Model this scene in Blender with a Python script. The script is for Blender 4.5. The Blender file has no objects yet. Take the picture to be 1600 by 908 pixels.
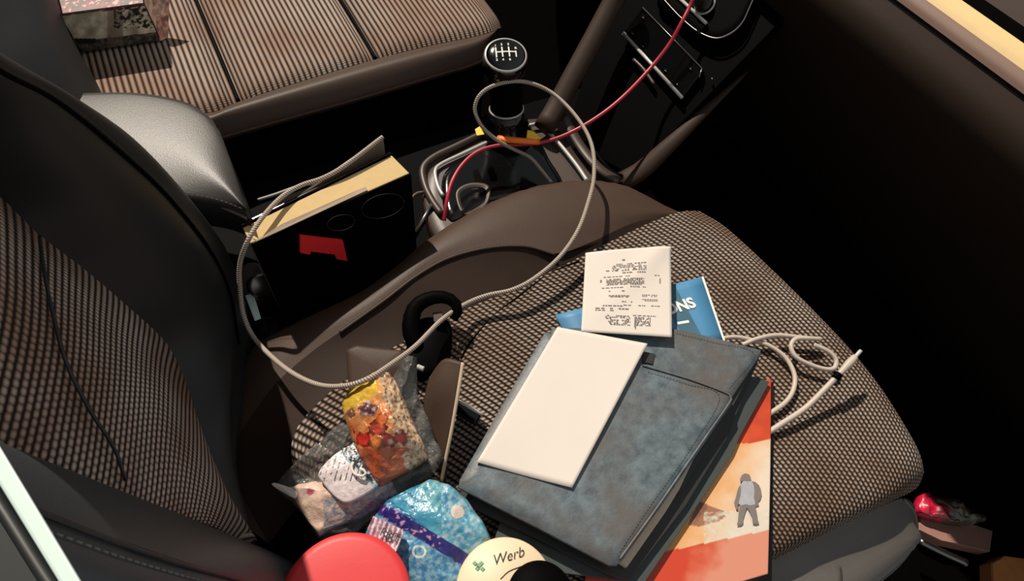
import bpy, math, random
from mathutils import Vector, Matrix, noise

# ------------------------------------------------------------------ camera
W, H, F = 1600.0, 908.0, 950.0
CX, CY, CAMZ = 800.0, 454.0, 0.75


def _d(px, py):
    return Vector((px - CX, -(py - CY), -F)).normalized()


_Y = _d(-190, -1180)
_xf = CX + (-(F * F) - (-600 - CY) * (-1180 - CY)) / (-190 - CX)
_X = _d(_xf, -600)
_Z = _X.cross(_Y)
R = Matrix((_X, _Y, _Z))          # camera axes -> car axes (X forward, Y across, Z up; 0 = cushion top)
C0 = Vector((0, 0, CAMZ))
sc = bpy.context.scene
COL = sc.collection
cam = bpy.data.cameras.new('camera')
cam.sensor_width = 36
cam.lens = F / W * 36
cam.clip_start = 0.01
co = bpy.data.objects.new('camera', cam)
COL.objects.link(co)
co.matrix_world = Matrix.Translation(C0) @ R.to_4x4()
sc.camera = co

# ------------------------------------------------------------------ light
sc.view_settings.view_transform = 'Standard'
sc.view_settings.look = 'None'
sc.view_settings.gamma = 1
sc.view_settings.exposure = 0.0
sc.view_settings.use_curve_mapping = False
wd = bpy.data.worlds.new('world')
sc.world = wd
wd.use_nodes = True
_nt = wd.node_tree
_tc = _nt.nodes.new('ShaderNodeTexCoord')
_sp = _nt.nodes.new('ShaderNodeVectorMath')
_sp.operation = 'DOT_PRODUCT'
_sp.inputs[1].default_value = (-0.55, 0.78, -0.28)
_nt.links.new(_tc.outputs['Generated'], _sp.inputs[0])
_mr = _nt.nodes.new('ShaderNodeMapRange')      # open door (-Y) bright sky, car interior side dim
_mr.inputs[1].default_value = 0.6
_mr.inputs[2].default_value = -0.7
_mr.inputs[3].default_value = 0.03
_mr.inputs[4].default_value = 0.62
_nt.links.new(_sp.outputs['Value'], _mr.inputs[0])
_nt.links.new(_mr.outputs[0], _nt.nodes['Background'].inputs[1])
_nt.nodes['Background'].inputs[0].default_value = (0.72, 0.74, 0.74, 1)
sun = bpy.data.lights.new('sun', 'SUN')
sun.energy = 5.0
sun.angle = math.radians(0.8)
sun.color = (1.0, 0.89, 0.76)
so = bpy.data.objects.new('sun', sun)
COL.objects.link(so)
SUNDIR = Vector((0.03, -0.68, -0.72)).normalized()
so.rotation_euler = SUNDIR.to_track_quat('-Z', 'Y').to_euler()
so.location = (0, 1.5, 3)


# ------------------------------------------------------------------ helpers
def P(px, py, z=0.0):
    v = R @ Vector((px - CX, -(py - CY), -F))
    return C0 + v * ((z - CAMZ) / v.z)


def PL(px, py, pt, n):
    v = R @ Vector((px - CX, -(py - CY), -F))
    n = Vector(n)
    return C0 + v * (n.dot(Vector(pt) - C0) / n.dot(v))


def proj(q):
    v = R.transposed() @ (Vector(q) - C0)
    return CX + F * v.x / -v.z, CY - F * v.y / -v.z


def lin(c):
    return tuple(((x / 255) / 12.92 if x / 255 <= 0.04045 else ((x / 255 + 0.055) / 1.055) ** 2.4) for x in c[:3])


def V(p):
    return p if isinstance(p, Vector) else (P(*p) if len(p) == 3 else Vector(p))


class N:
    """tiny node-building helper"""
    def __init__(s, name):
        s.m = bpy.data.materials.new(name)
        s.m.use_nodes = True
        s.t = s.m.node_tree
        s.b = s.t.nodes['Principled BSDF']

    def n(s, typ, **kw):
        nd = s.t.nodes.new(typ)
        for k, v in kw.items():
            setattr(nd, k, v)
        return nd

    def l(s, a, b):
        s.t.links.new(a, b)

    def math(s, op, a, b=None, c=None):
        nd = s.n('ShaderNodeMath', operation=op)
        for i, x in enumerate((a, b, c)):
            if x is None:
                continue
            if isinstance(x, (int, float)):
                nd.inputs[i].default_value = x
            else:
                s.l(x, nd.inputs[i])
        return nd.outputs[0]

    def noise(s, scale, detail=3, vec=None, rough=0.6):
        nd = s.n('ShaderNodeTexNoise')
        nd.inputs['Scale'].default_value = scale
        nd.inputs['Detail'].default_value = detail
        nd.inputs['Roughness'].default_value = rough
        if vec is None:
            vec = s.n('ShaderNodeTexCoord').outputs['Object']
        s.l(vec, nd.inputs['Vector'])
        return nd.outputs['Fac']

    def mix(s, fac, a, b):
        nd = s.n('ShaderNodeMix', data_type='RGBA')
        if isinstance(fac, (int, float)):
            nd.inputs[0].default_value = fac
        else:
            s.l(fac, nd.inputs[0])
        for i, x in ((6, a), (7, b)):
            if isinstance(x, (tuple, list)):
                nd.inputs[i].default_value = (*x[:3], 1)
            else:
                s.l(x, nd.inputs[i])
        return nd.outputs[2]

    def ramp(s, fac, lo, hi):
        nd = s.n('ShaderNodeMapRange')
        nd.inputs[1].default_value = lo
        nd.inputs[2].default_value = hi
        s.l(fac, nd.inputs[0])
        return nd.outputs[0]

    def bump(s, h, strength, dist):
        nd = s.n('ShaderNodeBump')
        nd.inputs['Strength'].default_value = strength
        nd.inputs['Distance'].default_value = dist
        s.l(h, nd.inputs['Height'])
        s.l(nd.outputs[0], s.b.inputs['Normal'])

    def set(s, **kw):
        for k, v in kw.items():
            s.b.inputs[k.replace('_', ' ')].default_value = v
        return s


def plain(name, rgb, rough=0.5, var=0.25, nscale=40, bump=0.0, bdist=0.002, metal=0.0, spec=0.5, bscale=None, coat=0.0):
    s = N(name)
    c = lin(rgb)
    f = s.noise(nscale, 4)
    s.l(s.mix(f, tuple(x * (1 - var) for x in c), tuple(min(1, x * (1 + var)) for x in c)), s.b.inputs['Base Color'])
    s.set(Roughness=rough, Metallic=metal)
    s.b.inputs['Specular IOR Level'].default_value = spec
    if coat:
        s.b.inputs['Coat Weight'].default_value = coat
    if bump:
        s.bump(s.noise(bscale or nscale * 6, 3), bump, bdist)
    return s.m


def weave(name, dark, light, pu, pv, dot=0.55, bdist=0.002, tint=None, stagger=True, ripple=0.0006):
    """ribbed upholstery: ribs across the seat (constant u), knots along each rib"""
    s = N(name)
    uv = s.n('ShaderNodeUVMap').outputs[0]
    sp = s.n('ShaderNodeSeparateXYZ')
    s.l(uv, sp.inputs[0])
    nz = s.noise(18, 3)
    wob = s.math('MULTIPLY', s.math('SUBTRACT', nz, 0.5), ripple)
    u = s.math('DIVIDE', s.math('ADD', sp.outputs[0], wob), pu)
    v = s.math('DIVIDE', sp.outputs[1], pv)
    if stagger:
        row = s.math('FLOOR', u)
        v = s.math('ADD', v, s.math('MULTIPLY', s.math('MODULO', row, 2.0), 0.5))
    ru = s.math('ABSOLUTE', s.math('SINE', s.math('MULTIPLY', u, math.pi)))
    rv = s.math('ABSOLUTE', s.math('SINE', s.math('MULTIPLY', v, math.pi)))
    rv2 = s.math('ADD', s.math('MULTIPLY', rv, dot), 1 - dot)
    h = s.math('MULTIPLY', ru, rv2)
    fib = s.noise(900, 2)
    fac = s.ramp(s.math('ADD', h, s.math('MULTIPLY', s.math('SUBTRACT', fib, 0.5), 0.3)), 0.28, 0.92)
    big = s.ramp(s.noise(7, 2), 0.35, 0.65)
    lt = s.mix(big, lin(light), lin(tint or light))
    s.l(s.mix(fac, lin(dark), lt), s.b.inputs['Base Color'])
    s.set(Roughness=0.8)
    s.b.inputs['Specular IOR Level'].default_value = 0.25
    s.bump(h, 0.9, bdist)
    return s.m


def printed(name, rough=0.5, bump=0.0, bscale=200, bdist=0.001, coat=0.0, spec=0.5):
    """material that shows the colours printed on the object (attribute 'print')"""
    s = N(name)
    a = s.n('ShaderNodeAttribute')
    a.attribute_name = 'print'
    s.l(a.outputs['Color'], s.b.inputs['Base Color'])
    s.set(Roughness=rough)
    s.b.inputs['Coat Weight'].default_value = coat
    s.b.inputs['Specular IOR Level'].default_value = spec
    if bump:
        s.bump(s.noise(bscale, 4), bump, bdist)
    return s.m


M = {}
M['leather'] = plain('charcoal_leather', (56, 53, 51), 0.42, 0.1, 30, 0.35, 0.0008, bscale=600)
M['leather_brown'] = plain('brown_leather', (66, 51, 42), 0.5, 0.12, 30, 0.3, 0.0006, bscale=500, spec=0.22)
M['leather_shaded'] = plain('shaded_brown_leather', (42, 30, 24), 0.6, 0.12, 30, 0.3, 0.0006, bscale=500, spec=0.12)  # brown leather again, darkened for the shade on the seat insert
M['leather_black'] = plain('black_leather', (34, 35, 36), 0.5, 0.1, 30, 0.3, 0.0006, bscale=600)
M['plastic_black'] = plain('black_plastic', (4, 4, 4), 0.6, 0.1, 30, spec=0.03)
M['gloss_black'] = plain('gloss_black', (8, 8, 9), 0.12, 0.1, 30)
M['plastic_brown'] = plain('brown_plastic', (58, 45, 38), 0.45, 0.1, 20, 0.2, 0.0005, bscale=500)
M['rail_brown'] = plain('dark_brown_rail', (54, 40, 32), 0.6, 0.1, 20, spec=0.2)
M['trim_grey'] = plain('grey_side_trim', (92, 88, 84), 0.5, 0.1, 30, 0.3, 0.0006, bscale=600)
M['leather_outer'] = plain('blue_grey_leather', (58, 62, 65), 0.5, 0.1, 30, 0.3, 0.0006, bscale=600)
M['frame_dark'] = plain('dark_frame', (30, 34, 34), 0.5, 0.1, 20)
M['carpet'] = plain('carpet', (8, 7, 7), 0.95, 0.4, 200, 0.5, 0.003, spec=0.0)
M['chrome'] = plain('chrome', (190, 188, 184), 0.25, 0.05, 20, metal=0.15)
M['steel'] = plain('dull_steel', (120, 118, 116), 0.35, 0.1, 20, metal=1.0)
M['thread'] = plain('thread', (95, 84, 78), 0.8)
M['stitch_pale'] = plain('pale_thread', (105, 112, 112), 0.8)
M['paper'] = plain('off_white_paper', (213, 204, 195), 0.75, 0.04, 12, 0.15, 0.001, bscale=60)
M['ink'] = plain('grey_ink', (120, 112, 108), 0.8, 0.2, 300)
M['ink_dark'] = plain('dark_ink', (52, 56, 60), 0.8, 0.2, 300)
M['white_ink'] = plain('white_ink', (232, 232, 224), 0.6)
M['blue_card'] = plain('blue_card', (74, 134, 176), 0.55, 0.12, 25, 0.1, 0.0005)
M['planner'] = plain('slate_leather', (84, 98, 108), 0.5, 0.3, 26, 0.5, 0.0012, bscale=160)
_s = N('worn_slate_leather')
_s.l(_s.mix(_s.ramp(_s.noise(14, 4), .38, .66), _s.mix(_s.ramp(_s.noise(60, 5), .35, .65), lin((66, 78, 86)), lin((100, 114, 120))), lin((88, 84, 82))), _s.b.inputs['Base Color'])
_s.set(Roughness=0.5)
_s.bump(_s.noise(170, 4), .5, .001)
M['planner'] = _s.m
M['planner_edge'] = plain('planner_edge', (30, 30, 32), 0.5)
M['pages'] = plain('page_block', (200, 172, 122), 0.85, 0.1, 80)
M['pages_grey'] = plain('page_block_grey', (196, 180, 158), 0.85, 0.15, 80)
M['folder'] = plain('grey_folder', (52, 60, 60), 0.6, 0.08)
M['red'] = plain('red_plastic', (255, 52, 56), 0.45, 0.04, 30, 0.15, 0.0005)
M['red_lid'] = plain('red_lid', (206, 52, 56), 0.5, 0.06, 30, 0.15, 0.0005)
M['cable_red'] = plain('red_cable', (168, 34, 52), 0.4, 0.1)
M['cable_white'] = plain('pale_cable', (186, 174, 162), 0.5, 0.08)
M['beige'] = plain('beige_lid', (222, 200, 168), 0.5, 0.05, 20)
M['cream'] = plain('dash_glare_cream', (226, 196, 140), 0.6, 0.08, 30)  # cream stands for sun glare on the dash plastic
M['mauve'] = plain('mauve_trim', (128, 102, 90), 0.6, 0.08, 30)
M['mint'] = plain('pale_mint_frame', (206, 226, 220), 0.4, 0.05, 15)
M['orange'] = plain('orange_band', (255, 120, 30), 0.45, 0.06)
M['yellow'] = plain('yellow_plastic', (246, 196, 50), 0.5, 0.06)
M['dash'] = plain('dash_plastic', (42, 31, 25), 0.7, 0.08, 30, 0.25, 0.0006, bscale=500, spec=0.15)
M['card_brown'] = plain('grey_brown_card', (120, 104, 90), 0.7)
M['card_edge'] = plain('tan_card_edge', (190, 168, 144), 0.7)
M['print'] = printed('printed_paper', 0.5)
M['foil'] = printed('printed_film', 0.28, 0.5, 90, 0.004, 0.3)
M['grime'] = printed('grimy_print', 0.6, 0.3, 150, 0.002)
M['matte_print'] = printed('dull_print', 0.5, 0.2, 120, 0.001)
M['weave_near'] = weave('knotted_ribbed_fabric', (26, 18, 14), (172, 156, 142), 0.0076, 0.0060, 0.6, 0.0025, (140, 112, 92), True)
M['weave_back'] = weave('knotted_ribbed_back_fabric', (44, 34, 29), (208, 196, 186), 0.0080, 0.0064, 0.5, 0.0025, (156, 124, 104), True)
M['weave_far'] = weave('fine_ribbed_fabric', (44, 32, 27), (172, 154, 140), 0.0098, 0.004, 0.15, 0.0025, (152, 122, 102), False, 0.0004)


def braid(name, a, b, pitch):
    s = N(name)
    uv = s.n('ShaderNodeUVMap').outputs[0]
    sp = s.n('ShaderNodeSeparateXYZ')
    s.l(uv, sp.inputs[0])
    u = s.math('MULTIPLY', sp.outputs[0], math.pi / pitch)
    v = s.math('MULTIPLY', sp.outputs[1], 2 * math.pi)
    w = s.math('ABSOLUTE', s.math('SINE', s.math('ADD', u, v)))
    s.l(s.mix(w, lin(a), lin(b)), s.b.inputs['Base Color'])
    s.set(Roughness=0.55)
    s.bump(w, 0.8, 0.0006)
    return s.m


M['braid'] = braid('grey_braid', (84, 74, 66), (186, 172, 158), 0.0032)


def clear_film():
    s = N('clear_film')
    s.set(Roughness=0.12)
    s.b.inputs['Base Color'].default_value = (0.13, 0.13, 0.125, 1)
    f = s.ramp(s.noise(28, 5), 0.45, 0.75)
    s.l(s.math('ADD', s.math('MULTIPLY', f, 0.35), 0.45), s.b.inputs['Alpha'])
    s.bump(s.noise(45, 5), 1.0, 0.012)
    s.b.inputs['Coat Weight'].default_value = 0.6
    return s.m


M['film'] = clear_film()


def link(name, me, m=None, parent=None, smooth=True):
    o = bpy.data.objects.new(name, me)
    COL.objects.link(o)
    if m is not None:
        for mm in (m if isinstance(m, (list, tuple)) else [m]):
            me.materials.append(M[mm] if isinstance(mm, str) else mm)
    if smooth:
        for p in me.polygons:
            p.use_smooth = True
    if parent is not None:
        o.parent = parent
        o.matrix_parent_inverse = Matrix.Translation(parent.location).inverted()
    return o


def thing(name, label, cat, loc=(0, 0, 0), group=None):
    o = bpy.data.objects.new(name, None)
    COL.objects.link(o)
    o.empty_display_size = 0.03
    o.location = Vector(loc)
    return tag(o, label, cat, group)


def tag(o, label, cat, group=None):
    o['label'] = label
    o['category'] = cat
    if group:
        o['group'] = group
    return o


def struct(o):
    o['kind'] = 'structure'
    return o


def spline(pts, n):
    """n points evenly spread along a Catmull-Rom curve"""
    pts = [Vector(p) for p in pts]
    if len(pts) == 2:
        return [pts[0].lerp(pts[1], i / (n - 1)) for i in range(n)]
    q = [pts[0] * 2 - pts[1]] + pts + [pts[-1] * 2 - pts[-2]]
    dense = []
    K = 24
    for i in range(1, len(q) - 2):
        a, b, c, d = q[i - 1:i + 3]
        for k in range(K):
            t = k / K
            dense.append(0.5 * ((2 * b) + (c - a) * t + (2 * a - 5 * b + 4 * c - d) * t * t + (3 * b - a - 3 * c + d) * t ** 3))
    dense.append(q[-2])
    L = [0]
    for a, b in zip(dense, dense[1:]):
        L.append(L[-1] + (b - a).length)
    out = []
    j = 0
    for i in range(n):
        s = L[-1] * i / (n - 1)
        while j < len(L) - 2 and L[j + 1] < s:
            j += 1
        f = (s - L[j]) / max(1e-9, L[j + 1] - L[j])
        out.append(dense[j].lerp(dense[j + 1], min(1, max(0, f))))
    return out


def grid_mesh(name, G, wrap=False, colour=None, thick=0.0):
    nu, nv = len(G), len(G[0])
    verts = [tuple(p) for r in G for p in r]
    faces = []
    for i in range(nu - 1):
        for j in range(nv - 1 if not wrap else nv):
            k = (j + 1) % nv
            faces.append((i * nv + j, (i + 1) * nv + j, (i + 1) * nv + k, i * nv + k))
    me = bpy.data.meshes.new(name)
    me.from_pydata(verts, [], faces)
    uvl = me.uv_layers.new(name='UVMap')
    # metric uv: u along the first index measured on the middle column, v across
    mid = nv // 2
    U = [0.0]
    for i in range(1, nu):
        U.append(U[-1] + (G[i][mid] - G[i - 1][mid]).length)
    midr = nu // 2
    Vv = [0.0]
    for j in range(1, nv):
        Vv.append(Vv[-1] + (G[midr][j] - G[midr][j - 1]).length)
    for poly in me.polygons:
        for li in poly.loop_indices:
            vi = me.loops[li].vertex_index
            uvl.data[li].uv = (U[vi // nv], Vv[vi % nv])
    if colour:
        paint(me, colour)
    return me


def paint(me, fn):
    ca = me.color_attributes.new('print', 'FLOAT_COLOR', 'POINT')
    for i, v in enumerate(me.vertices):
        c = fn(*proj(v.co))
        ca.data[i].color = (*lin(c), 1)


def loft(name, curves, nu, nv, m, parent=None, solid=0.0, colour=None, disp=None):
    """curves: lists of points, each running the long way; nu along them, nv across"""
    rows = [spline([V(p) for p in c], nu) for c in curves]
    G = []
    for i in range(nu):
        G.append(spline([r[i] for r in rows], nv))
    if disp:
        for i in range(nu):
            for j in range(nv):
                G[i][j] = G[i][j] + Vector(disp(i / (nu - 1), j / (nv - 1), G[i][j]))
    o = link(name, grid_mesh(name, G, colour=colour), m, parent)
    if solid:
        md = o.modifiers.new('solid', 'SOLIDIFY')
        md.thickness = solid
        md.offset = -1
    return o


def off(c, v):
    return [p + Vector(v) for p in c]


def tube(name, pts, r, m, parent=None, n=None, seg=12, flat=1.0, up=(0, 0, 1), radii=None):
    pts = [V(p) for p in pts]
    tot = sum((b - a).length for a, b in zip(pts, pts[1:]))
    n = n or max(8, int(tot / max(0.004, r * 0.9)))
    n = min(n, 400)
    c = spline(pts, n)
    up = Vector(up)
    verts, G = [], []
    prev = None
    for i, p in enumerate(c):
        t = (c[min(n - 1, i + 1)] - c[max(0, i - 1)]).normalized()
        a = t.cross(up)
        if a.length < 0.1:
            a = t.cross(Vector((1, 0.3, 0)))
        a.normalize()
        if prev is not None and flat == 1.0:
            a = (prev - t * prev.dot(t)).normalized()
        prev = a
        b = a.cross(t)
        rr = r if radii is None else r * spline([Vector((x, 0, 0)) for x in radii], n)[i].x
        e = 1.0
        ring = [p + (a * math.cos(2 * math.pi * k / seg) + b * math.sin(2 * math.pi * k / seg) * flat) * rr * e for k in range(seg)]
        G.append(ring)
    me = bpy.data.meshes.new(name)
    vs = [tuple(q) for ring in G for q in ring]
    fs = [(i * seg + k, i * seg + (k + 1) % seg, (i + 1) * seg + (k + 1) % seg, (i + 1) * seg + k) for i in range(n - 1) for k in range(seg)]
    vs.append(tuple(c[0])); vs.append(tuple(c[-1]))
    a0, a1 = len(vs) - 2, len(vs) - 1
    fs += [(a0, (k + 1) % seg, k) for k in range(seg)]
    fs += [(a1, (n - 1) * seg + k, (n - 1) * seg + (k + 1) % seg) for k in range(seg)]
    me.from_pydata(vs, [], fs)
    uvl = me.uv_layers.new(name='UVMap')
    step = tot / (n - 1)
    for poly in me.polygons:
        ks = [me.loops[li].vertex_index % seg for li in poly.loop_indices]
        for li in poly.loop_indices:
            vi = me.loops[li].vertex_index
            k = vi % seg
            if k == 0 and max(ks) == seg - 1:
                k = seg
            uvl.data[li].uv = ((vi // seg) * step, k / seg)
    return link(name, me, m, parent)


def resample_outline(pts, n, soft):
    """closed outline; soft=True rounds it, else straight edges"""
    pts = [V(p) for p in pts]
    if soft:
        k = len(pts)
        ext = pts[-2:] + pts + pts[:3]
        dense = []
        for i in range(2, k + 2):
            a, b, c, d = ext[i - 1], ext[i], ext[i + 1], ext[i + 2]
            for s in range(16):
                t = s / 16
                dense.append(0.5 * ((2 * b) + (c - a) * t + (2 * a - 5 * b + 4 * c - d) * t * t + (3 * b - a - 3 * c + d) * t ** 3))
    else:
        dense = pts
    dense = dense + [dense[0]]
    L = [0]
    for a, b in zip(dense, dense[1:]):
        L.append(L[-1] + (b - a).length)
    out, j = [], 0
    ts = [L[-1] * i / n for i in range(n)]
    if not soft:      # keep the corners exactly
        for q in range(len(pts)):
            kx = min(range(n), key=lambda i: abs(ts[i] - L[q]))
            ts[kx] = L[q]
        ts.sort()
    for s in ts:
        j = 0
        while j < len(L) - 2 and L[j + 1] <= s:
            j += 1
        f = (s - L[j]) / max(1e-9, L[j + 1] - L[j])
        out.append(dense[j].lerp(dense[j + 1], min(1, max(0, f))))
    return out


def slab(name, outline, thick, m, parent=None, bulge=0.0, soft=False, n=64, rings=8, edge=0.003, colour=None, crumple=0.0, cscale=30, seed=0, foot=1.0, power=2.0, centre=None):
    """solid with the outline's shape: top surface (domed by bulge), rounded rim and sides of the given thickness"""
    out = resample_outline(outline, n, soft)
    c = sum(out, Vector()) / n if centre is None else V(centre)
    G = []
    # underside centre ring -> side -> rim -> top
    G.append([p.lerp(c, 1 - 0.02) - Vector((0, 0, thick)) for p in out])
    G.append([c.lerp(p, foot) - Vector((0, 0, thick)) for p in out])
    G.append([c.lerp(p, foot + (1 - foot) * 0.7) - Vector((0, 0, max(thick * 0.5, edge))) for p in out])
    G.append([p - Vector((0, 0, edge)) for p in out])
    for k in range(rings + 1):
        t = k / rings
        s = 1 - t
        ring = []
        for p in out:
            L = (p - c).length
            ins = min(edge * 0.5, L * 0.2) / max(L, 1e-6)
            q = p.lerp(c, ins + (1 - ins) * t * 0.985)
            q = q + Vector((0, 0, bulge * (1 - s ** power)))
            ring.append(q)
        G.append(ring)
    if crumple:
        for gi in range(3, len(G)):
            for j, q in enumerate(G[gi]):
                x = noise.fractal(q * cscale + Vector((seed, seed * 2, 0)), 1.0, 2.0, 4)
                y = abs(noise.noise(q * cscale * 0.7 + Vector((0, seed, 5))))
                G[gi][j] = q + Vector((x * 0.3, x * 0.2, x - y)) * crumple
    me = bpy.data.meshes.new(name)
    vs = [tuple(q) for r in G for q in r]
    nr = len(G)
    fs = [(i * n + k, i * n + (k + 1) % n, (i + 1) * n + (k + 1) % n, (i + 1) * n + k) for i in range(nr - 1) for k in range(n)]
    fs.append(tuple(range(n))[::-1])
    fs.append(tuple((nr - 1) * n + k for k in range(n)))
    me.from_pydata(vs, [], fs)
    me.validate()
    # outward normals whichever way the outline runs
    area = sum((out[i].x * out[(i + 1) % n].y - out[(i + 1) % n].x * out[i].y) for i in range(n))
    if area < 0:
        me.flip_normals()
    if colour:
        paint(me, colour)
    return link(name, me, m, parent, smooth=soft or bulge > 0 or crumple > 0)


def bilerp(q, u, v):
    a, b, c, d = q          # a=(0,0) b=(1,0) c=(1,1) d=(0,1)
    return a.lerp(b, u).lerp(d.lerp(c, u), v)


class Sheet:
    """thin sheet with four given corners; bend(u,v) lifts it"""
    def __init__(s, quad, bend=None):
        s.q = [V(p) for p in quad]
        s.nrm = (s.q[1] - s.q[0]).cross(s.q[3] - s.q[0]).normalized()
        if s.nrm.z < 0:
            s.nrm = -s.nrm
        s.bend = bend or (lambda u, v: 0.0)

    def at(s, u, v, h=0.0):
        return bilerp(s.q, u, v) + s.nrm * (s.bend(u, v) + h)

    def mesh(s, name, m, parent=None, n=24, t=0.0006, colour=None, nv=None):
        nv = nv or n
        G = [[s.at(i / n, j / nv) for j in range(nv + 1)] for i in range(n + 1)]
        o = link(name, grid_mesh(name, G, colour=colour), m, parent)
        if o.data.polygons[0].normal.z < 0:
            o.data.flip_normals()
        md = o.modifiers.new('solid', 'SOLIDIFY')
        md.thickness = t
        md.offset = -1
        return o

    def patches(s, name, quads, m, parent, h=0.0004):
        vs, fs = [], []
        for (u0, v0, u1, v1) in quads:
            k = len(vs)
            for u, v in ((u0, v0), (u1, v0), (u1, v1), (u0, v1)):
                vs.append(tuple(s.at(u, v, h)))
            fs.append((k, k + 1, k + 2, k + 3))
        me = bpy.data.meshes.new(name)
        me.from_pydata(vs, [], fs)
        return link(name, me, m, parent, smooth=False)

    def poly(s, name, pts, m, parent, h=0.0004):
        me = bpy.data.meshes.new(name)
        me.from_pydata([tuple(s.at(u, v, h)) for u, v in pts], [], [tuple(range(len(pts)))])
        return link(name, me, m, parent, smooth=False)


def text(name, body, origin, xdir, ydir, size, m, parent, shear=0.0, bold=0.0, space=1.0):
    """lettering lying on a surface: origin and unit directions in the scene"""
    cu = bpy.data.curves.new(name, 'FONT')
    cu.body = body
    cu.size = size
    cu.shear = shear
    cu.offset = bold
    cu.space_character = space
    cu.resolution_u = 4
    t = bpy.data.objects.new(name + '_c', cu)
    COL.objects.link(t)
    dg = bpy.context.evaluated_depsgraph_get()
    me = bpy.data.meshes.new_from_object(t.evaluated_get(dg))
    bpy.data.objects.remove(t)
    xd, yd = Vector(xdir).normalized(), Vector(ydir).normalized()
    for v in me.vertices:
        v.co = origin + xd * v.co.x + yd * v.co.y
    me.materials.clear()
    return link(name, me, m, parent, smooth=False)


def bar(name, a, b, r, m, parent=None, flat=1.0, up=(0, 0, 1)):
    return tube(name, [a, b], r, m, parent, n=2 if r < 0.004 else 4, seg=8, flat=flat, up=up)


def stitches(name, pts, m, parent, pitch=0.006, r=0.0006):
    """a row of short raised stitches, one mesh"""
    pts = [V(p) for p in pts]
    tot = sum((b - a).length for a, b in zip(pts, pts[1:]))
    k = max(4, int(tot / pitch))
    c = spline(pts, k * 3)
    vs, fs = [], []
    for i in range(k):
        a, b = c[i * 3], c[i * 3 + 2]
        d = (b - a).normalized()
        s = d.cross(Vector((0, 0, 1))).normalized() * r
        u = Vector((0, 0, r * 1.2))
        n0 = len(vs)
        for p in (a, b):
            vs += [tuple(p - s), tuple(p + u), tuple(p + s), tuple(p - u)]
        fs += [(n0 + q, n0 + (q + 1) % 4, n0 + 4 + (q + 1) % 4, n0 + 4 + q) for q in range(4)]
        fs += [(n0, n0 + 3, n0 + 2, n0 + 1), (n0 + 4, n0 + 5, n0 + 6, n0 + 7)]
    me = bpy.data.meshes.new(name)
    me.from_pydata(vs, [], fs)
    return link(name, me, m, parent)


def lathe(name, base, prof, m, parent=None, seg=40, axis=(0, 0, 1)):
    """prof: (radius, height) pairs along the axis from base"""
    ax = Vector(axis).normalized()
    q = ax.to_track_quat('Z', 'Y')
    vs, fs = [], []
    for r, h in prof:
        for k in range(seg):
            a = 2 * math.pi * k / seg
            vs.append(tuple(base + q @ Vector((r * math.cos(a), r * math.sin(a), h))))
    for i in range(len(prof) - 1):
        for k in range(seg):
            fs.append((i * seg + k, i * seg + (k + 1) % seg, (i + 1) * seg + (k + 1) % seg, (i + 1) * seg + k))
    fs.append(tuple(range(seg))[::-1])
    fs.append(tuple((len(prof) - 1) * seg + k for k in range(seg)))
    me = bpy.data.meshes.new(name)
    me.from_pydata(vs, [], fs)
    return link(name, me, m, parent)


def box(name, lo, hi, m, parent=None, bev=0.004):
    x0, y0, z0 = lo
    x1, y1, z1 = hi
    vs = [(x0, y0, z0), (x1, y0, z0), (x1, y1, z0), (x0, y1, z0), (x0, y0, z1), (x1, y0, z1), (x1, y1, z1), (x0, y1, z1)]
    fs = [(0, 3, 2, 1), (4, 5, 6, 7), (0, 1, 5, 4), (1, 2, 6, 5), (2, 3, 7, 6), (3, 0, 4, 7)]
    me = bpy.data.meshes.new(name)
    me.from_pydata(vs, [], fs)
    o = link(name, me, m, parent, smooth=False)
    if bev:
        b = o.modifiers.new('b', 'BEVEL')
        b.width = bev
        b.segments = 3
    return o


def hexa(name, bot, top, m, parent=None, bev=0.002):
    """box between two quads given as four points each"""
    vs = [tuple(V(p)) for p in bot] + [tuple(V(p)) for p in top]
    fs = [(0, 3, 2, 1), (4, 5, 6, 7), (0, 1, 5, 4), (1, 2, 6, 5), (2, 3, 7, 6), (3, 0, 4, 7)]
    me = bpy.data.meshes.new(name)
    me.from_pydata(vs, [], fs)
    a = (Vector(vs[1]) - Vector(vs[0])).cross(Vector(vs[3]) - Vector(vs[0]))
    if a.dot(Vector(vs[4]) - Vector(vs[0])) < 0:
        me.flip_normals()
    o = link(name, me, m, parent, smooth=False)
    if bev:
        b = o.modifiers.new('b', 'BEVEL')
        b.width = bev
        b.segments = 2
    return o


def inpoly(x, y, poly):
    r = False
    j = len(poly) - 1
    for i in range(len(poly)):
        xi, yi = poly[i]
        xj, yj = poly[j]
        if (yi > y) != (yj > y) and x < (xj - xi) * (y - yi) / (yj - yi) + xi:
            r = not r
        j = i
    return r


def mixc(a, b, t):
    t = max(0.0, min(1.0, t))
    return tuple(x + (y - x) * t for x, y in zip(a, b))


def nz(x, y, s, k=0.0):
    return noise.fractal(Vector((x * s, y * s, k)), 1.0, 2.0, 4)


# ================================================================== the car body around the seats
fl = box('floor', (-1.0, -0.55, -0.40), (1.35, 1.75, -0.36), 'carpet', bev=0)
struct(fl)

# dashboard: one long moulding running across the car
dash = thing('dashboard', 'long dark brown dashboard in front of the seats with sun glare coloured cream along the top', 'dashboard', (0.95, 0.6, -0.36))


def prof_loft(name, prof, y0, y1, m, parent, ny=30, npf=40):
    a = spline([Vector((x, 0, z)) for x, z in prof], npf)
    G = [[Vector((p.x, y0 + (y1 - y0) * i / ny, p.z)) for p in a] for i in range(ny + 1)]
    return link(name, grid_mesh(name, G), m, parent)


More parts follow.
